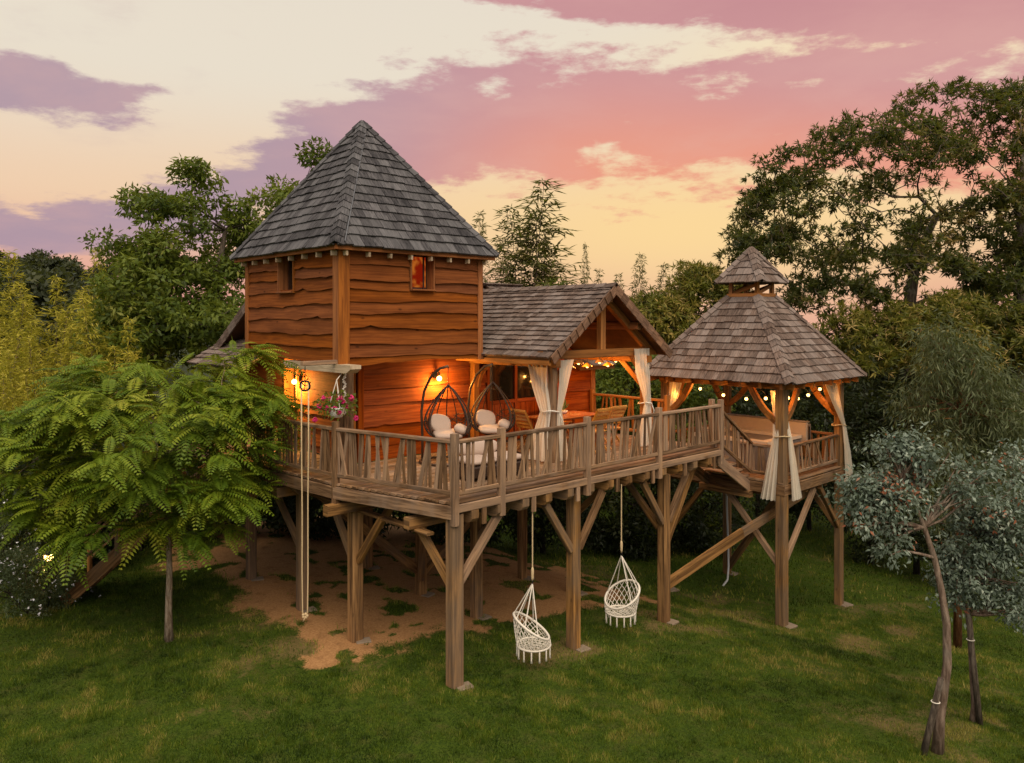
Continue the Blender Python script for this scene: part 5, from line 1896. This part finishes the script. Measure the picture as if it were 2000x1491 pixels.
# --- feathery-leaved tree in front of the deck's left end
def pinnate_tree():
    rg = np.random.default_rng(31)
    bx, by = P(330, 13.6)
    tips = [ellipsoid_clumps(rg, s, n, .55, -.55) for s, n in (((265, 865, 13.7, 265, 150, 2.3), 95), ((95, 930, 13.6, 130, 115, 1.7), 42), ((470, 840, 13.9, 95, 100, 1.3), 34), ((250, 760, 13.9, 150, 60, 1.6), 26), ((170, 1020, 13.2, 130, 45, 1.2), 20), ((350, 1035, 13.3, 95, 25, .7), 10), ((480, 720, 14.4, 70, 40, .6), 9), ((455, 960, 13.5, 75, 45, .8), 14), ((290, 940, 13.2, 170, 60, .8), 34), ((200, 840, 12.9, 170, 60, .6), 22))]
    tips = np.concatenate(tips)
    fr_pos, fr_ax, fr_len, fr_t = [], [], [], []
    cen = V(*T(280, 900, 13.7))
    for p in tips:
        out = p - cen
        out[2] = 0
        out = unit(out + rg.normal(0, .4, 3))
        ct = rg.normal(0, .17)
        for i in range(rg.integers(11, 16)):
            a = unit(out * .8 + rg.normal(0, .75, 3) * V(1, 1, .35) + V(0, 0, .18))
            fr_pos.append(p + rg.normal(0, .07, 3))
            fr_ax.append(a)
            fr_len.append(rg.uniform(.34, .62))
            fr_t.append(ct)
    cards, tint = [], []
    for p, a, L, ct in zip(fr_pos, fr_ax, fr_len, fr_t):
        n = 11
        f = np.linspace(.10, 1.0, n)
        droop = rg.uniform(.25, .6)
        pts = p + a * (L * f)[:, None] + V(0, 0, -1) * (droop * L * f ** 2.0)[:, None]
        tan = norm(np.gradient(pts, axis=0))
        sd = norm(np.cross(tan, V(0, 0, 1)))
        nn = np.cross(sd, tan)
        ll = (.105 * np.sin(np.pi * (.16 + .80 * f)) ** .8 + .02) * L / .5
        for s in (-1, 1):
            ax = norm(sd * s + tan * .45 - V(0, 0, .18))
            cards.append(leaf_cards(pts, ax, nn, ll, np.full(n, .036) * L / .5, .12, .08))
            tint.append(.40 + ct + rg.normal(0, .07) + rg.normal(0, .07, n))
        q = leaf_cards(pts[:1], tan[:1], nn[:1], np.array([L]), np.array([.008]), 0, .3)
        cards.append(q)
        tint.append(np.array([.55 + ct]))
    cards, tint = np.concatenate(cards), np.concatenate(tint)
    trunk = [T(329, 1190, 13.6), T(331, 1120, 13.6), T(330, 1060, 13.6), T(322, 980, 13.65), T(310, 900, 13.7), T(300, 830, 13.75)]
    plant_tree('pinnate_tree', 'low spreading tree with fern-like leaves and one slim pale trunk', 'tree', (bx, by), trunk, .068, tips[::4], cards, tint, 'pinnate_leaf', 'young_bark', rg=rg, r_tip=.008)


pinnate_tree()


# --- broadleaf tree behind the tower
def broadleaf(name, label, specs, base_u, d, trunk, r0, leaf, barkm, seed, cr, per, ln, wd, group=None, rosette=0, shell=.5, tint0=.4, flat=.65, droop=.2, extra=None, low=-1.0, r_tip=.014, hollow=.35, cvar=.18):
    rg = np.random.default_rng(seed)
    cl = np.concatenate([ellipsoid_clumps(rg, s, n, shell, low) for s, n in specs])
    crs = cr * rg.uniform(.7, 1.3, len(cl))
    cards, tint = scatter_leaves(rg, cl, crs, per, ln, wd, flat, .7, rosette, droop, tint0, cvar=cvar, hollow=hollow)
    ex = None
    if extra:
        ec, et = scatter_leaves(rg, cl, crs * 1.04, extra[0], extra[1], extra[2], flat, .7, 7, .0, .5, hollow=.85)
        ex = (ec, et, 'catkin')
    return plant_tree(name, label, 'tree', P(base_u, d), trunk, r0, cl, cards, tint, leaf, barkm, group, rg, r_tip, ex)


broadleaf('walnut_tree', 'leafy green broadleaf tree rising behind the tower', [((395, 470, 23, 95, 105, 2.2), 38), ((320, 585, 22, 130, 85, 2.2), 44), ((530, 420, 24, 85, 85, 1.8), 30), ((430, 640, 21.5, 120, 75, 1.8), 34), ((262, 665, 21, 75, 65, 1.5), 18), ((300, 400, 23, 55, 18, 1.0), 7), ((385, 340, 23, 22, 28, .5), 5), ((625, 305, 24, 14, 12, .4), 3), ((225, 490, 22.5, 40, 30, 1.0), 7)],
          420, 23, [T(425, 900, 23), T(428, 760, 23), T(430, 640, 23), T(425, 540, 23), T(440, 450, 23.2)], .24, 'walnut_leaf', 'grey_bark', 5, .52, 150, .20, .085, tint0=.45)


# --- bamboo
def bamboo_mesh(seed, H=7.5, rmax=.85, nodes=36, leaf=.17):
    rg = np.random.default_rng(seed)
    lean = rg.normal(0, .25, 2)
    spine = lambda f: np.stack([lean[0] * f ** 2.2 * 1.2, lean[1] * f ** 2.2 * 1.2, f * H], -1)
    mb = MB()
    mb.tube([tuple(spine(np.array(f))) for f in np.linspace(0, 1, 12)], [max(.004, .026 * (1 - f ** 1.3)) for f in np.linspace(0, 1, 12)], 6)
    culm = mb
    cards, tint = [], []
    for k2 in range(nodes):
        f = .16 + .84 * k2 / (nodes - 1)
        c = spine(np.array(f))
        rr = rmax * (min(1, (1 - f) * 2.0 + .06) ** .8) * rg.uniform(.75, 1.2)
        for j in range(7):
            a = rg.uniform(0, 2 * np.pi)
            d = unit(V(math.cos(a), math.sin(a), rg.uniform(.15, .75)))
            L = rr * rg.uniform(.6, 1.15)
            n = max(4, int(13 * min(1, L / .5)))
            g = rg.uniform(.15, 1, n)
            pos = c + d * (L * g)[:, None] - V(0, 0, 1) * (.35 * L * g ** 2)[:, None] + rg.normal(0, .03, (n, 3))
            ax = norm(d * .8 + rg.normal(0, .5, (n, 3)) - V(0, 0, .35))
            cards.append(leaf_cards(pos, ax, norm(rg.normal(0, .5, (n, 3)) + V(0, 0, .9)), leaf * rg.uniform(.7, 1.4, n), np.full(n, .034), .1, .15))
            tint.append(.46 + .18 * rg.normal() + rg.normal(0, .10, n))
            mb2 = culm
            if j < 3:
                culm.tube([c, c + d * L * .55 - V(0, 0, .08 * L), c + d * L - V(0, 0, .35 * L)], [.006, .004, .002], 3, caps=False)
    return culm, np.concatenate(cards), np.concatenate(tint)


def bamboo_kind(seed, leafm, **kw):
    culm, cards, tint = bamboo_mesh(seed, **kw)
    me = bpy.data.meshes.new('culm')
    me.from_pydata(culm.v, [], culm.f)
    me.materials.append(MATS['pale_bark'])
    lm = cards_mesh('foliage', cards, tint)
    lm.materials.append(MATS[leafm])
    return me, lm


BK = [bamboo_kind(60 + i, 'bamboo_leaf') for i in range(3)]
BD = [bamboo_kind(70 + i, 'distant_bamboo_leaf', rmax=.95, leaf=.17) for i in range(2)]


def bamboo(u, v, d, kinds, label, group, i, wide=1.0):
    x, y = P(u, d)
    g = float(gz(x, y)) - .05
    H = Z(v, d) - g
    s = H / 7.5
    t = thing('bamboo', label, 'bamboo', (x, y, g), i * 2.4, group, local=True)
    t.scale = (s * wide, s * wide, s)
    c, l_ = kinds[i % len(kinds)]
    for nm, me in (('culm', c), ('foliage', l_)):
        o = bpy.data.objects.new(nm, me)
        COL.objects.link(o)
        o.parent = t
    return t


rg = random.Random(9)
tips = [(45, 497, 24), (165, 487, 24.5), (8, 512, 23), (112, 545, 22.5), (215, 560, 24), (75, 560, 22), (140, 575, 21.5), (245, 590, 22), (-20, 560, 22), (20, 590, 21), (190, 610, 21), (100, 610, 20.5), (50, 630, 20), (150, 640, 20), (0, 650, 19.5), (225, 650, 20.2), (-50, 620, 20.5), (270, 640, 21.5), (80, 660, 19.2), (-30, 680, 19), (185, 675, 19.3), (35, 690, 18.6), (130, 700, 18.5), (205, 585, 19.6), (248, 625, 19.4), (226, 680, 18.9), (275, 690, 19.0), (165, 720, 18.0), (70, 735, 17.6), (5, 730, 17.6)]
for i, (u, v, d) in enumerate(tips):
    bamboo(u, v, d, BK, 'yellow-green feathery bamboo in the grove behind the fern-leaved tree', 'bamboo grove behind the fern-leaved tree', i, 1.15)
for i, (u, v, d, w, lb) in enumerate([(1035, 362, 34, 1.75, 'tall spire-shaped bamboo rising highest behind the porch roof'), (938, 420, 36, .75, 'thin bamboo tip beside the tower eave'), (1075, 470, 35, .8, 'bamboo plume leaning out beside the tallest spire'), (985, 470, 35, .9, 'bamboo plume between the tower roof and the tallest spire'), (1022, 405, 34.4, 1.6, 'full bamboo plume crowding the tallest spire on its tower side'), (1050, 425, 33.6, 1.7, 'full bamboo plume crowding the tallest spire on its gazebo side'), (1140, 480, 36, .40, 'slim bamboo shoot alone above the porch ridge'), (1165, 530, 36, .7, 'short bamboo plume above the porch ridge'), (1238, 500, 36, .8, 'bamboo plume above the porch gable peak'), (1205, 540, 34, .8, 'short bamboo plume just behind the porch gable'), (1300, 520, 36, .9, 'bamboo plume behind the flowering chestnut'), (1335, 515, 37, .8, 'grey-green bamboo tip behind the flowering chestnut, nearest the gazebo')]):
    bamboo(u, v, d, BD, lb, 'bamboo behind the cabin', i, w)

# --- chestnuts
CH = 'chestnuts behind the gazebo'
broadleaf('chestnut_tree', 'huge domed chestnut with bare inner limbs towering behind the gazebo', [((1700, 425, 30, 255, 190, 4.5), 150), ((1840, 320, 31, 165, 155, 4.0), 95), ((1560, 465, 29.5, 125, 125, 3.5), 75), ((1900, 500, 30, 150, 100, 3.5), 55), ((1720, 560, 28.5, 200, 75, 3.0), 75), ((1495, 500, 29, 72, 70, 2.2), 34), ((1640, 590, 27.5, 90, 45, 1.5), 26), ((1960, 250, 31, 50, 70, 2.0), 14)],
          1790, 30, [T(1785, 800, 30), T(1782, 690, 30), T(1775, 600, 30), T(1790, 500, 30), T(1830, 420, 30)], .42, 'chestnut_leaf', 'grey_bark', 14, .50, 95, .24, .062, CH, rosette=9, shell=.80, tint0=.42, low=-.45, r_tip=.022, hollow=.2, cvar=.22)
broadleaf('chestnut_tree', 'dark chestnut at the edge of the wood beyond the silver eucalyptus', [((1985, 430, 28, 70, 80, 2.5), 26), ((2010, 230, 30, 60, 70, 2), 16), ((1990, 600, 27, 90, 110, 2.5), 44)],
          1990, 28, [T(1990, 800, 28), T(1990, 600, 28), T(1995, 430, 28), T(2000, 300, 29)], .30, 'chestnut_leaf', 'grey_bark', 15, .62, 200, .26, .075, CH, rosette=8, shell=.5, tint0=.36, r_tip=.02)
broadleaf('chestnut_tree', 'bushy chestnut covered in tan catkins right behind the gazebo roof', [((1740, 680, 25, 130, 75, 2.2), 48), ((1880, 670, 25, 140, 85, 2.2), 52), ((1985, 690, 24.5, 60, 70, 1.8), 20)],
          1850, 25, [T(1850, 900, 25), T(1850, 780, 25), T(1850, 700, 25)], .22, 'flowering_chestnut_leaf', 'dark_bark', 16, .60, 230, .24, .062, CH, rosette=8, shell=.6, tint0=.40, extra=(34, .24, .020), low=-.4)
broadleaf('chestnut_tree', 'yellowish chestnut with tan catkins between the porch gable and the gazebo', [((1370, 590, 29, 85, 65, 2.2), 40), ((1300, 640, 28, 70, 60, 2.0), 30), ((1250, 640, 30, 60, 50, 1.8), 20)],
          1340, 29, [T(1340, 900, 29), T(1340, 750, 29), T(1350, 640, 29)], .2, 'flowering_chestnut_leaf', 'dark_bark', 17, .58, 210, .25, .066, CH, rosette=8, shell=.55, tint0=.50, extra=(26, .24, .022), low=-.4)
# dark understorey
US = 'dark shrubs under the trees'
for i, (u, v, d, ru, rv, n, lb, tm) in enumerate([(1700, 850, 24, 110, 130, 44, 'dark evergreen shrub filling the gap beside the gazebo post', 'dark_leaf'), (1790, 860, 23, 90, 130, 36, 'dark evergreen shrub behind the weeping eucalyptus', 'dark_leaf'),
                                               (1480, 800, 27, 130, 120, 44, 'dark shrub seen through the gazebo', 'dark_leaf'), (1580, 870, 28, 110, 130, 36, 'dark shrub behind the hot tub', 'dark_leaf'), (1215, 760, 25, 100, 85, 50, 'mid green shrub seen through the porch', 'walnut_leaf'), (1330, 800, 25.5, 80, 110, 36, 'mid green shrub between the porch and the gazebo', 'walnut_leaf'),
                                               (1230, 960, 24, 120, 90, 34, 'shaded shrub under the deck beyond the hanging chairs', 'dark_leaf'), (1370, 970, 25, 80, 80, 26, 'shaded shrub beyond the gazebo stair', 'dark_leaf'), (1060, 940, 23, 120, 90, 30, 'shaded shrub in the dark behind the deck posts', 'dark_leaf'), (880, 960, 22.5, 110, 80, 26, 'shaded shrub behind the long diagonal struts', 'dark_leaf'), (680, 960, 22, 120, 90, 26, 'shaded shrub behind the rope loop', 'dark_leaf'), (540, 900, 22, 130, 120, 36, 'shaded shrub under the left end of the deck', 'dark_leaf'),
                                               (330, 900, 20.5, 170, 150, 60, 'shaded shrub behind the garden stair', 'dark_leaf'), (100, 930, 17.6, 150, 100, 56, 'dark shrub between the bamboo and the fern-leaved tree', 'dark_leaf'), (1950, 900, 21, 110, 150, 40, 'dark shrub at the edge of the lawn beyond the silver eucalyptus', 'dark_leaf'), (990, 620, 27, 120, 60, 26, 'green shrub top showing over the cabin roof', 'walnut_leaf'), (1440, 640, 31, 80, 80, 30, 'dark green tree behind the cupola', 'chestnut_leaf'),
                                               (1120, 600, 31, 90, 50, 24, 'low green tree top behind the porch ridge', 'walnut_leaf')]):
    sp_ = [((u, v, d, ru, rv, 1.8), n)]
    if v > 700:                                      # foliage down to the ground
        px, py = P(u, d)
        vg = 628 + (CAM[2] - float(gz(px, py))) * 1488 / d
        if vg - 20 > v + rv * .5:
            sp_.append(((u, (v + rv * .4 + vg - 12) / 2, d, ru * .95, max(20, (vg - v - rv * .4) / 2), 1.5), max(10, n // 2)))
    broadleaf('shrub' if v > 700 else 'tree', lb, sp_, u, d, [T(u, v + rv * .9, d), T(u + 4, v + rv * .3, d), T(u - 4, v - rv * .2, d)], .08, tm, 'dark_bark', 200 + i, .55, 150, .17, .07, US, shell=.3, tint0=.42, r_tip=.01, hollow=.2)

# --- weeping eucalyptus
def weeping():
    rg = np.random.default_rng(41)
    cl = np.concatenate([ellipsoid_clumps(rg, s, n, .5) for s, n in (((1880, 800, 17, 105, 120, 1.2), 60), ((1850, 700, 17.3, 55, 60, .8), 20), ((1960, 860, 16.8, 80, 120, 1.1), 40), ((1860, 940, 16.6, 90, 70, 1.0), 28))])
    per = 120
    ci = np.repeat(np.arange(len(cl)), per)
    n = len(ci)
    off = rg.normal(0, .22, (n, 3))
    pos = cl[ci] + off
    ax = norm(off * 1.2 + rg.normal(0, .35, (n, 3)) + V(0, 0, -.75))
    ct = rg.normal(0, .14, len(cl))[ci]
    cards = leaf_cards(pos, ax, norm(rg.normal(size=(n, 3))), rg.uniform(.12, .26, n), np.full(n, .026), .08, .1)
    plant_tree('weeping_eucalyptus', 'slender eucalyptus with drooping narrow grey-green leaves beyond the silver one', 'tree', P(1870, 17), [T(1872, 1000, 17), T(1868, 900, 17), T(1880, 800, 17), T(1862, 700, 17.2)], .075, cl, cards, .45 + ct + rg.normal(0, .16, n), 'willow_leaf', 'red_bark', rg=rg, r_tip=.006)


weeping()


# --- silver eucalyptus pair at the right edge of the lawn
def silver(label, base, trunk, r0, specs, seed, per=85):
    rg = np.random.default_rng(seed)
    cl = np.concatenate([ellipsoid_clumps(rg, s, n, .12) for s, n in specs])
    cards, tint = scatter_leaves(rg, cl, .25 * rg.uniform(.4, 1.6, len(cl)), per, .078, .036, .8, .3, 0, .55, .46, .22, .18, .0)
    return plant_tree('silver_eucalyptus', label, 'tree', base, trunk, r0, cl, cards, tint, 'eucalyptus_leaf', 'pale_bark', 'silver eucalyptus pair on the lawn', rg, .005)


silver('leaning silver-leaved eucalyptus with forked pale trunk on the lawn', P(1830, 10.85), [T(1836, 1400, 10.85), T(1850, 1300, 10.85), T(1849, 1220, 10.86), T(1838, 1150, 10.88), T(1825, 1090, 10.9), T(1805, 1030, 10.9), T(1785, 980, 10.9), T(1762, 940, 10.9)], .072,
       [((1730, 950, 10.9, 80, 55, .45), 34), ((1795, 885, 11, 70, 40, .4), 22), ((1700, 1010, 10.8, 50, 45, .3), 12), ((1800, 970, 11, 45, 45, .3), 6), ((1900, 935, 11.1, 90, 45, .5), 14), ((1745, 865, 11, 40, 25, .3), 6), ((1675, 960, 10.9, 30, 40, .3), 6), ((1730, 1060, 10.8, 50, 25, .2), 5)], 51, 80)
silver('bushy silver-leaved eucalyptus tied to a stake at the edge of the lawn', P(1903, 12.1), [T(1905, 1380, 12.1), T(1898, 1280, 12.1), T(1893, 1200, 12.1), T(1900, 1130, 12.1), T(1915, 1040, 12.1)], .07,
       [((1910, 1080, 12, 105, 95, .7), 60), ((1975, 1010, 12, 70, 95, .6), 34), ((1860, 1150, 11.7, 55, 55, .4), 16), ((1960, 1160, 12, 65, 60, .5), 22), ((1900, 990, 12, 80, 50, .5), 20), ((1990, 920, 12.3, 50, 50, .4), 12)], 52, 88)
for lb, p0, p1 in (('rough wooden stake leaning against the forked eucalyptus trunk', (1800, 1462, 10.75), (1838, 1325, 10.70)), ('rough wooden stake beside the bushy eucalyptus trunk', (1915, 1405, 12.0), (1888, 1180, 12.0))):
    a, b_ = T(*p0), T(*p1)
    a = (a[0], a[1], float(gz(a[0], a[1])) - .1)
    t = thing('tree_stake', lb, 'stake', a)
    MB().tube([a, tuple((V(a) + V(b_)) / 2 + V(.02, 0, 0)), b_], [.05, .045, .04], 8).build('pole', 'grey_bark', t, True)
    MB().tube([V(b_) * .72 + V(a) * .28 + V(.055 * math.cos(q), .055 * math.sin(q), 0) for q in np.linspace(0, 2 * math.pi, 10, endpoint=False)], .008, 5, closed=True).build('tie', 'white_cord', t)

# --- white flowered shrubs by the lantern
def bush(label, spec, n, seed):
    rg = np.random.default_rng(seed)
    cl = ellipsoid_clumps(rg, spec, n, .3)
    cards, tint = scatter_leaves(rg, cl, .22, 190, .055, .020, .8, .6, 0, .1, .4, .18, .14, .2)
    fc, ft = scatter_leaves(rg, cl, .26, 10, .035, .030, .8, .9, 5, .0, .5, .1, .1, .85)
    x, y = P(spec[0], spec[2])
    z = float(gz(x, y))
    t = thing('flowering_shrub', label, 'shrub', (x, y, z), group='white flowered shrubs by the stair')
    o = np.array([x, y, z])
    mb = MB()
    for c in cl[::3]:
        mb.tube([(x, y, z - .05), tuple((V(x, y, z) + c) / 2 + V(0, 0, .1)), tuple(c)], [.015, .01, .004], 4)
    mb.build('stems', 'dark_bark', t)
    link('foliage', cards_mesh('foliage', cards - o, tint), 'bush_leaf', t)
    link('flowers', cards_mesh('flowers', fc - o, ft), 'white_petal', t)['kind'] = 'stuff'


bush('shrub with tiny white flowers below the garden lantern', (60, 1130, 14.8, 85, 80, .9), 54, 71)
bush('taller pale shrub with white flowers behind the garden lantern', (25, 1045, 16.0, 65, 60, .8), 34, 72)
bush('small white flowered shrub at the foot of the garden stair', (130, 1150, 15.4, 45, 50, .5), 20, 73)

# foliage of the hanging basket
rg = np.random.default_rng(77)
c = V(-.47, 2.76, 4.24)
q = norm(rg.normal(size=(420, 3))) * (rg.random(420) ** .5)[:, None] * V(.42, .36, .24)
bk = bpy.data.objects['flower_basket']
cards = leaf_cards(c + q, norm(q + rg.normal(0, .2, (420, 3))), norm(rg.normal(0, .4, (420, 3)) + V(0, 0, 1)), rg.uniform(.05, .09, 420), rg.uniform(.04, .06, 420), .15)
link('foliage', cards_mesh('foliage', cards - ORG['flower_basket'], rg.normal(.45, .15, 420)), 'walnut_leaf', bk)

# --- wooded hill far left
hx = np.linspace(-260, 60, 60)
hy = np.linspace(70, 330, 40)
def hill_z(X, Y):
    return 9 * np.exp(-((X + 115) / 60) ** 2) * sstep(Y, 75, 170) + 4 * sstep(Y, 90, 200) - 2.0
Xc, Yc = np.meshgrid(hx, hy, indexing='ij')
Hz = hill_z(Xc, Yc)
v = np.stack([CAM[0] + Xc * RX[0] + Yc * RY[0], CAM[1] + Xc * RX[1] + Yc * RY[1], Hz], -1).reshape(-1, 3)
i = np.arange(60 * 40).reshape(60, 40)
f = np.stack([i[:-1, :-1], i[1:, :-1], i[1:, 1:], i[:-1, 1:]], -1).reshape(-1, 4)
plain('hill_cover', (.035, .045, .02, 1), 1.0, nscale=.4, ncol=(.02, .028, .012, 1))
o = link('hill', arrays_mesh('hill', v, f), 'hill_cover', None, True)
o['kind'] = 'structure'


def far_tree_kind(seed, pine):
    rg = np.random.default_rng(seed)
    n = 26
    q = norm(rg.normal(size=(n, 3))) * (rg.random(n) ** .4)[:, None]
    if pine:
        cl = q * V(3.4, 3.4, 1.5) + V(0, 0, 10.5)
    else:
        cl = q * V(3.4, 3.4, 3.6) + V(0, 0, 6.5)
    cards, tint = scatter_leaves(rg, cl, 1.35, 75, .75, .45, .7, .7, 0, .1, .42, .15, .16, .3)
    mb = branches([(0, 0, -.5), (.1, 0, 3), (0, .1, 6), (.1, 0, 9 if pine else 6.5)], .22, cl[::2], rg, .05)
    me = bpy.data.meshes.new('trunk')
    me.from_pydata(mb.v, [], mb.f)
    me.materials.append(MATS['dark_bark'])
    lm = cards_mesh('crown', cards, tint)
    lm.materials.append(MATS['far_leaf'])
    return me, lm


FK = [far_tree_kind(80, True), far_tree_kind(81, False), far_tree_kind(82, False)]
rg = random.Random(5)
spots = []
for r_ in range(8):
    Y = 84 + r_ * 13
    for X in np.arange(-.72 * Y, -.46 * Y, 4.6 + r_ * .35):
        spots.append((X + rg.uniform(-1.8, 1.8), Y + rg.uniform(-5, 5)))
for i, (X, Y) in enumerate(spots):
    kd = 0 if rg.random() < .3 else 1 + i % 2
    g = float(hill_z(np.array(X), np.array(Y))) - .3
    lb = 'umbrella-crowned pine on the distant wooded hill' if kd == 0 else 'round dark tree on the distant wooded hill'
    t = thing('pine_tree' if kd == 0 else 'hill_tree', lb, 'tree', (CAM[0] + X * RX[0] + Y * RY[0], CAM[1] + X * RX[1] + Y * RY[1], g), rg.uniform(0, 6), 'pines on the distant hill' if kd == 0 else 'trees on the distant hill', local=True)
    s = rg.uniform(.75, 1.2)
    t.scale = (s, s, s)
    for nm, me in zip(('trunk', 'crown'), FK[kd]):
        o = bpy.data.objects.new(nm, me)
        COL.objects.link(o)
        o.parent = t
# belt of trees that closes the horizon behind the house and the lawn's far side
for i, u in enumerate(np.arange(640, 2700, 95)):
    d = 42 + rg.uniform(-3, 6)
    x, y = P(float(u), d)
    t = thing('woodland_tree', 'tree in the dark belt of woodland beyond the lawn', 'tree', (x, y, float(gz(x, y)) - .3), rg.uniform(0, 6), 'belt of woodland beyond the lawn', local=True)
    s = rg.uniform(.72, .92)
    t.scale = (s, s, s * .9)
    for nm, me in zip(('trunk', 'crown'), FK[1 + i % 2]):
        o = bpy.data.objects.new(nm, me)
        COL.objects.link(o)
        o.parent = t
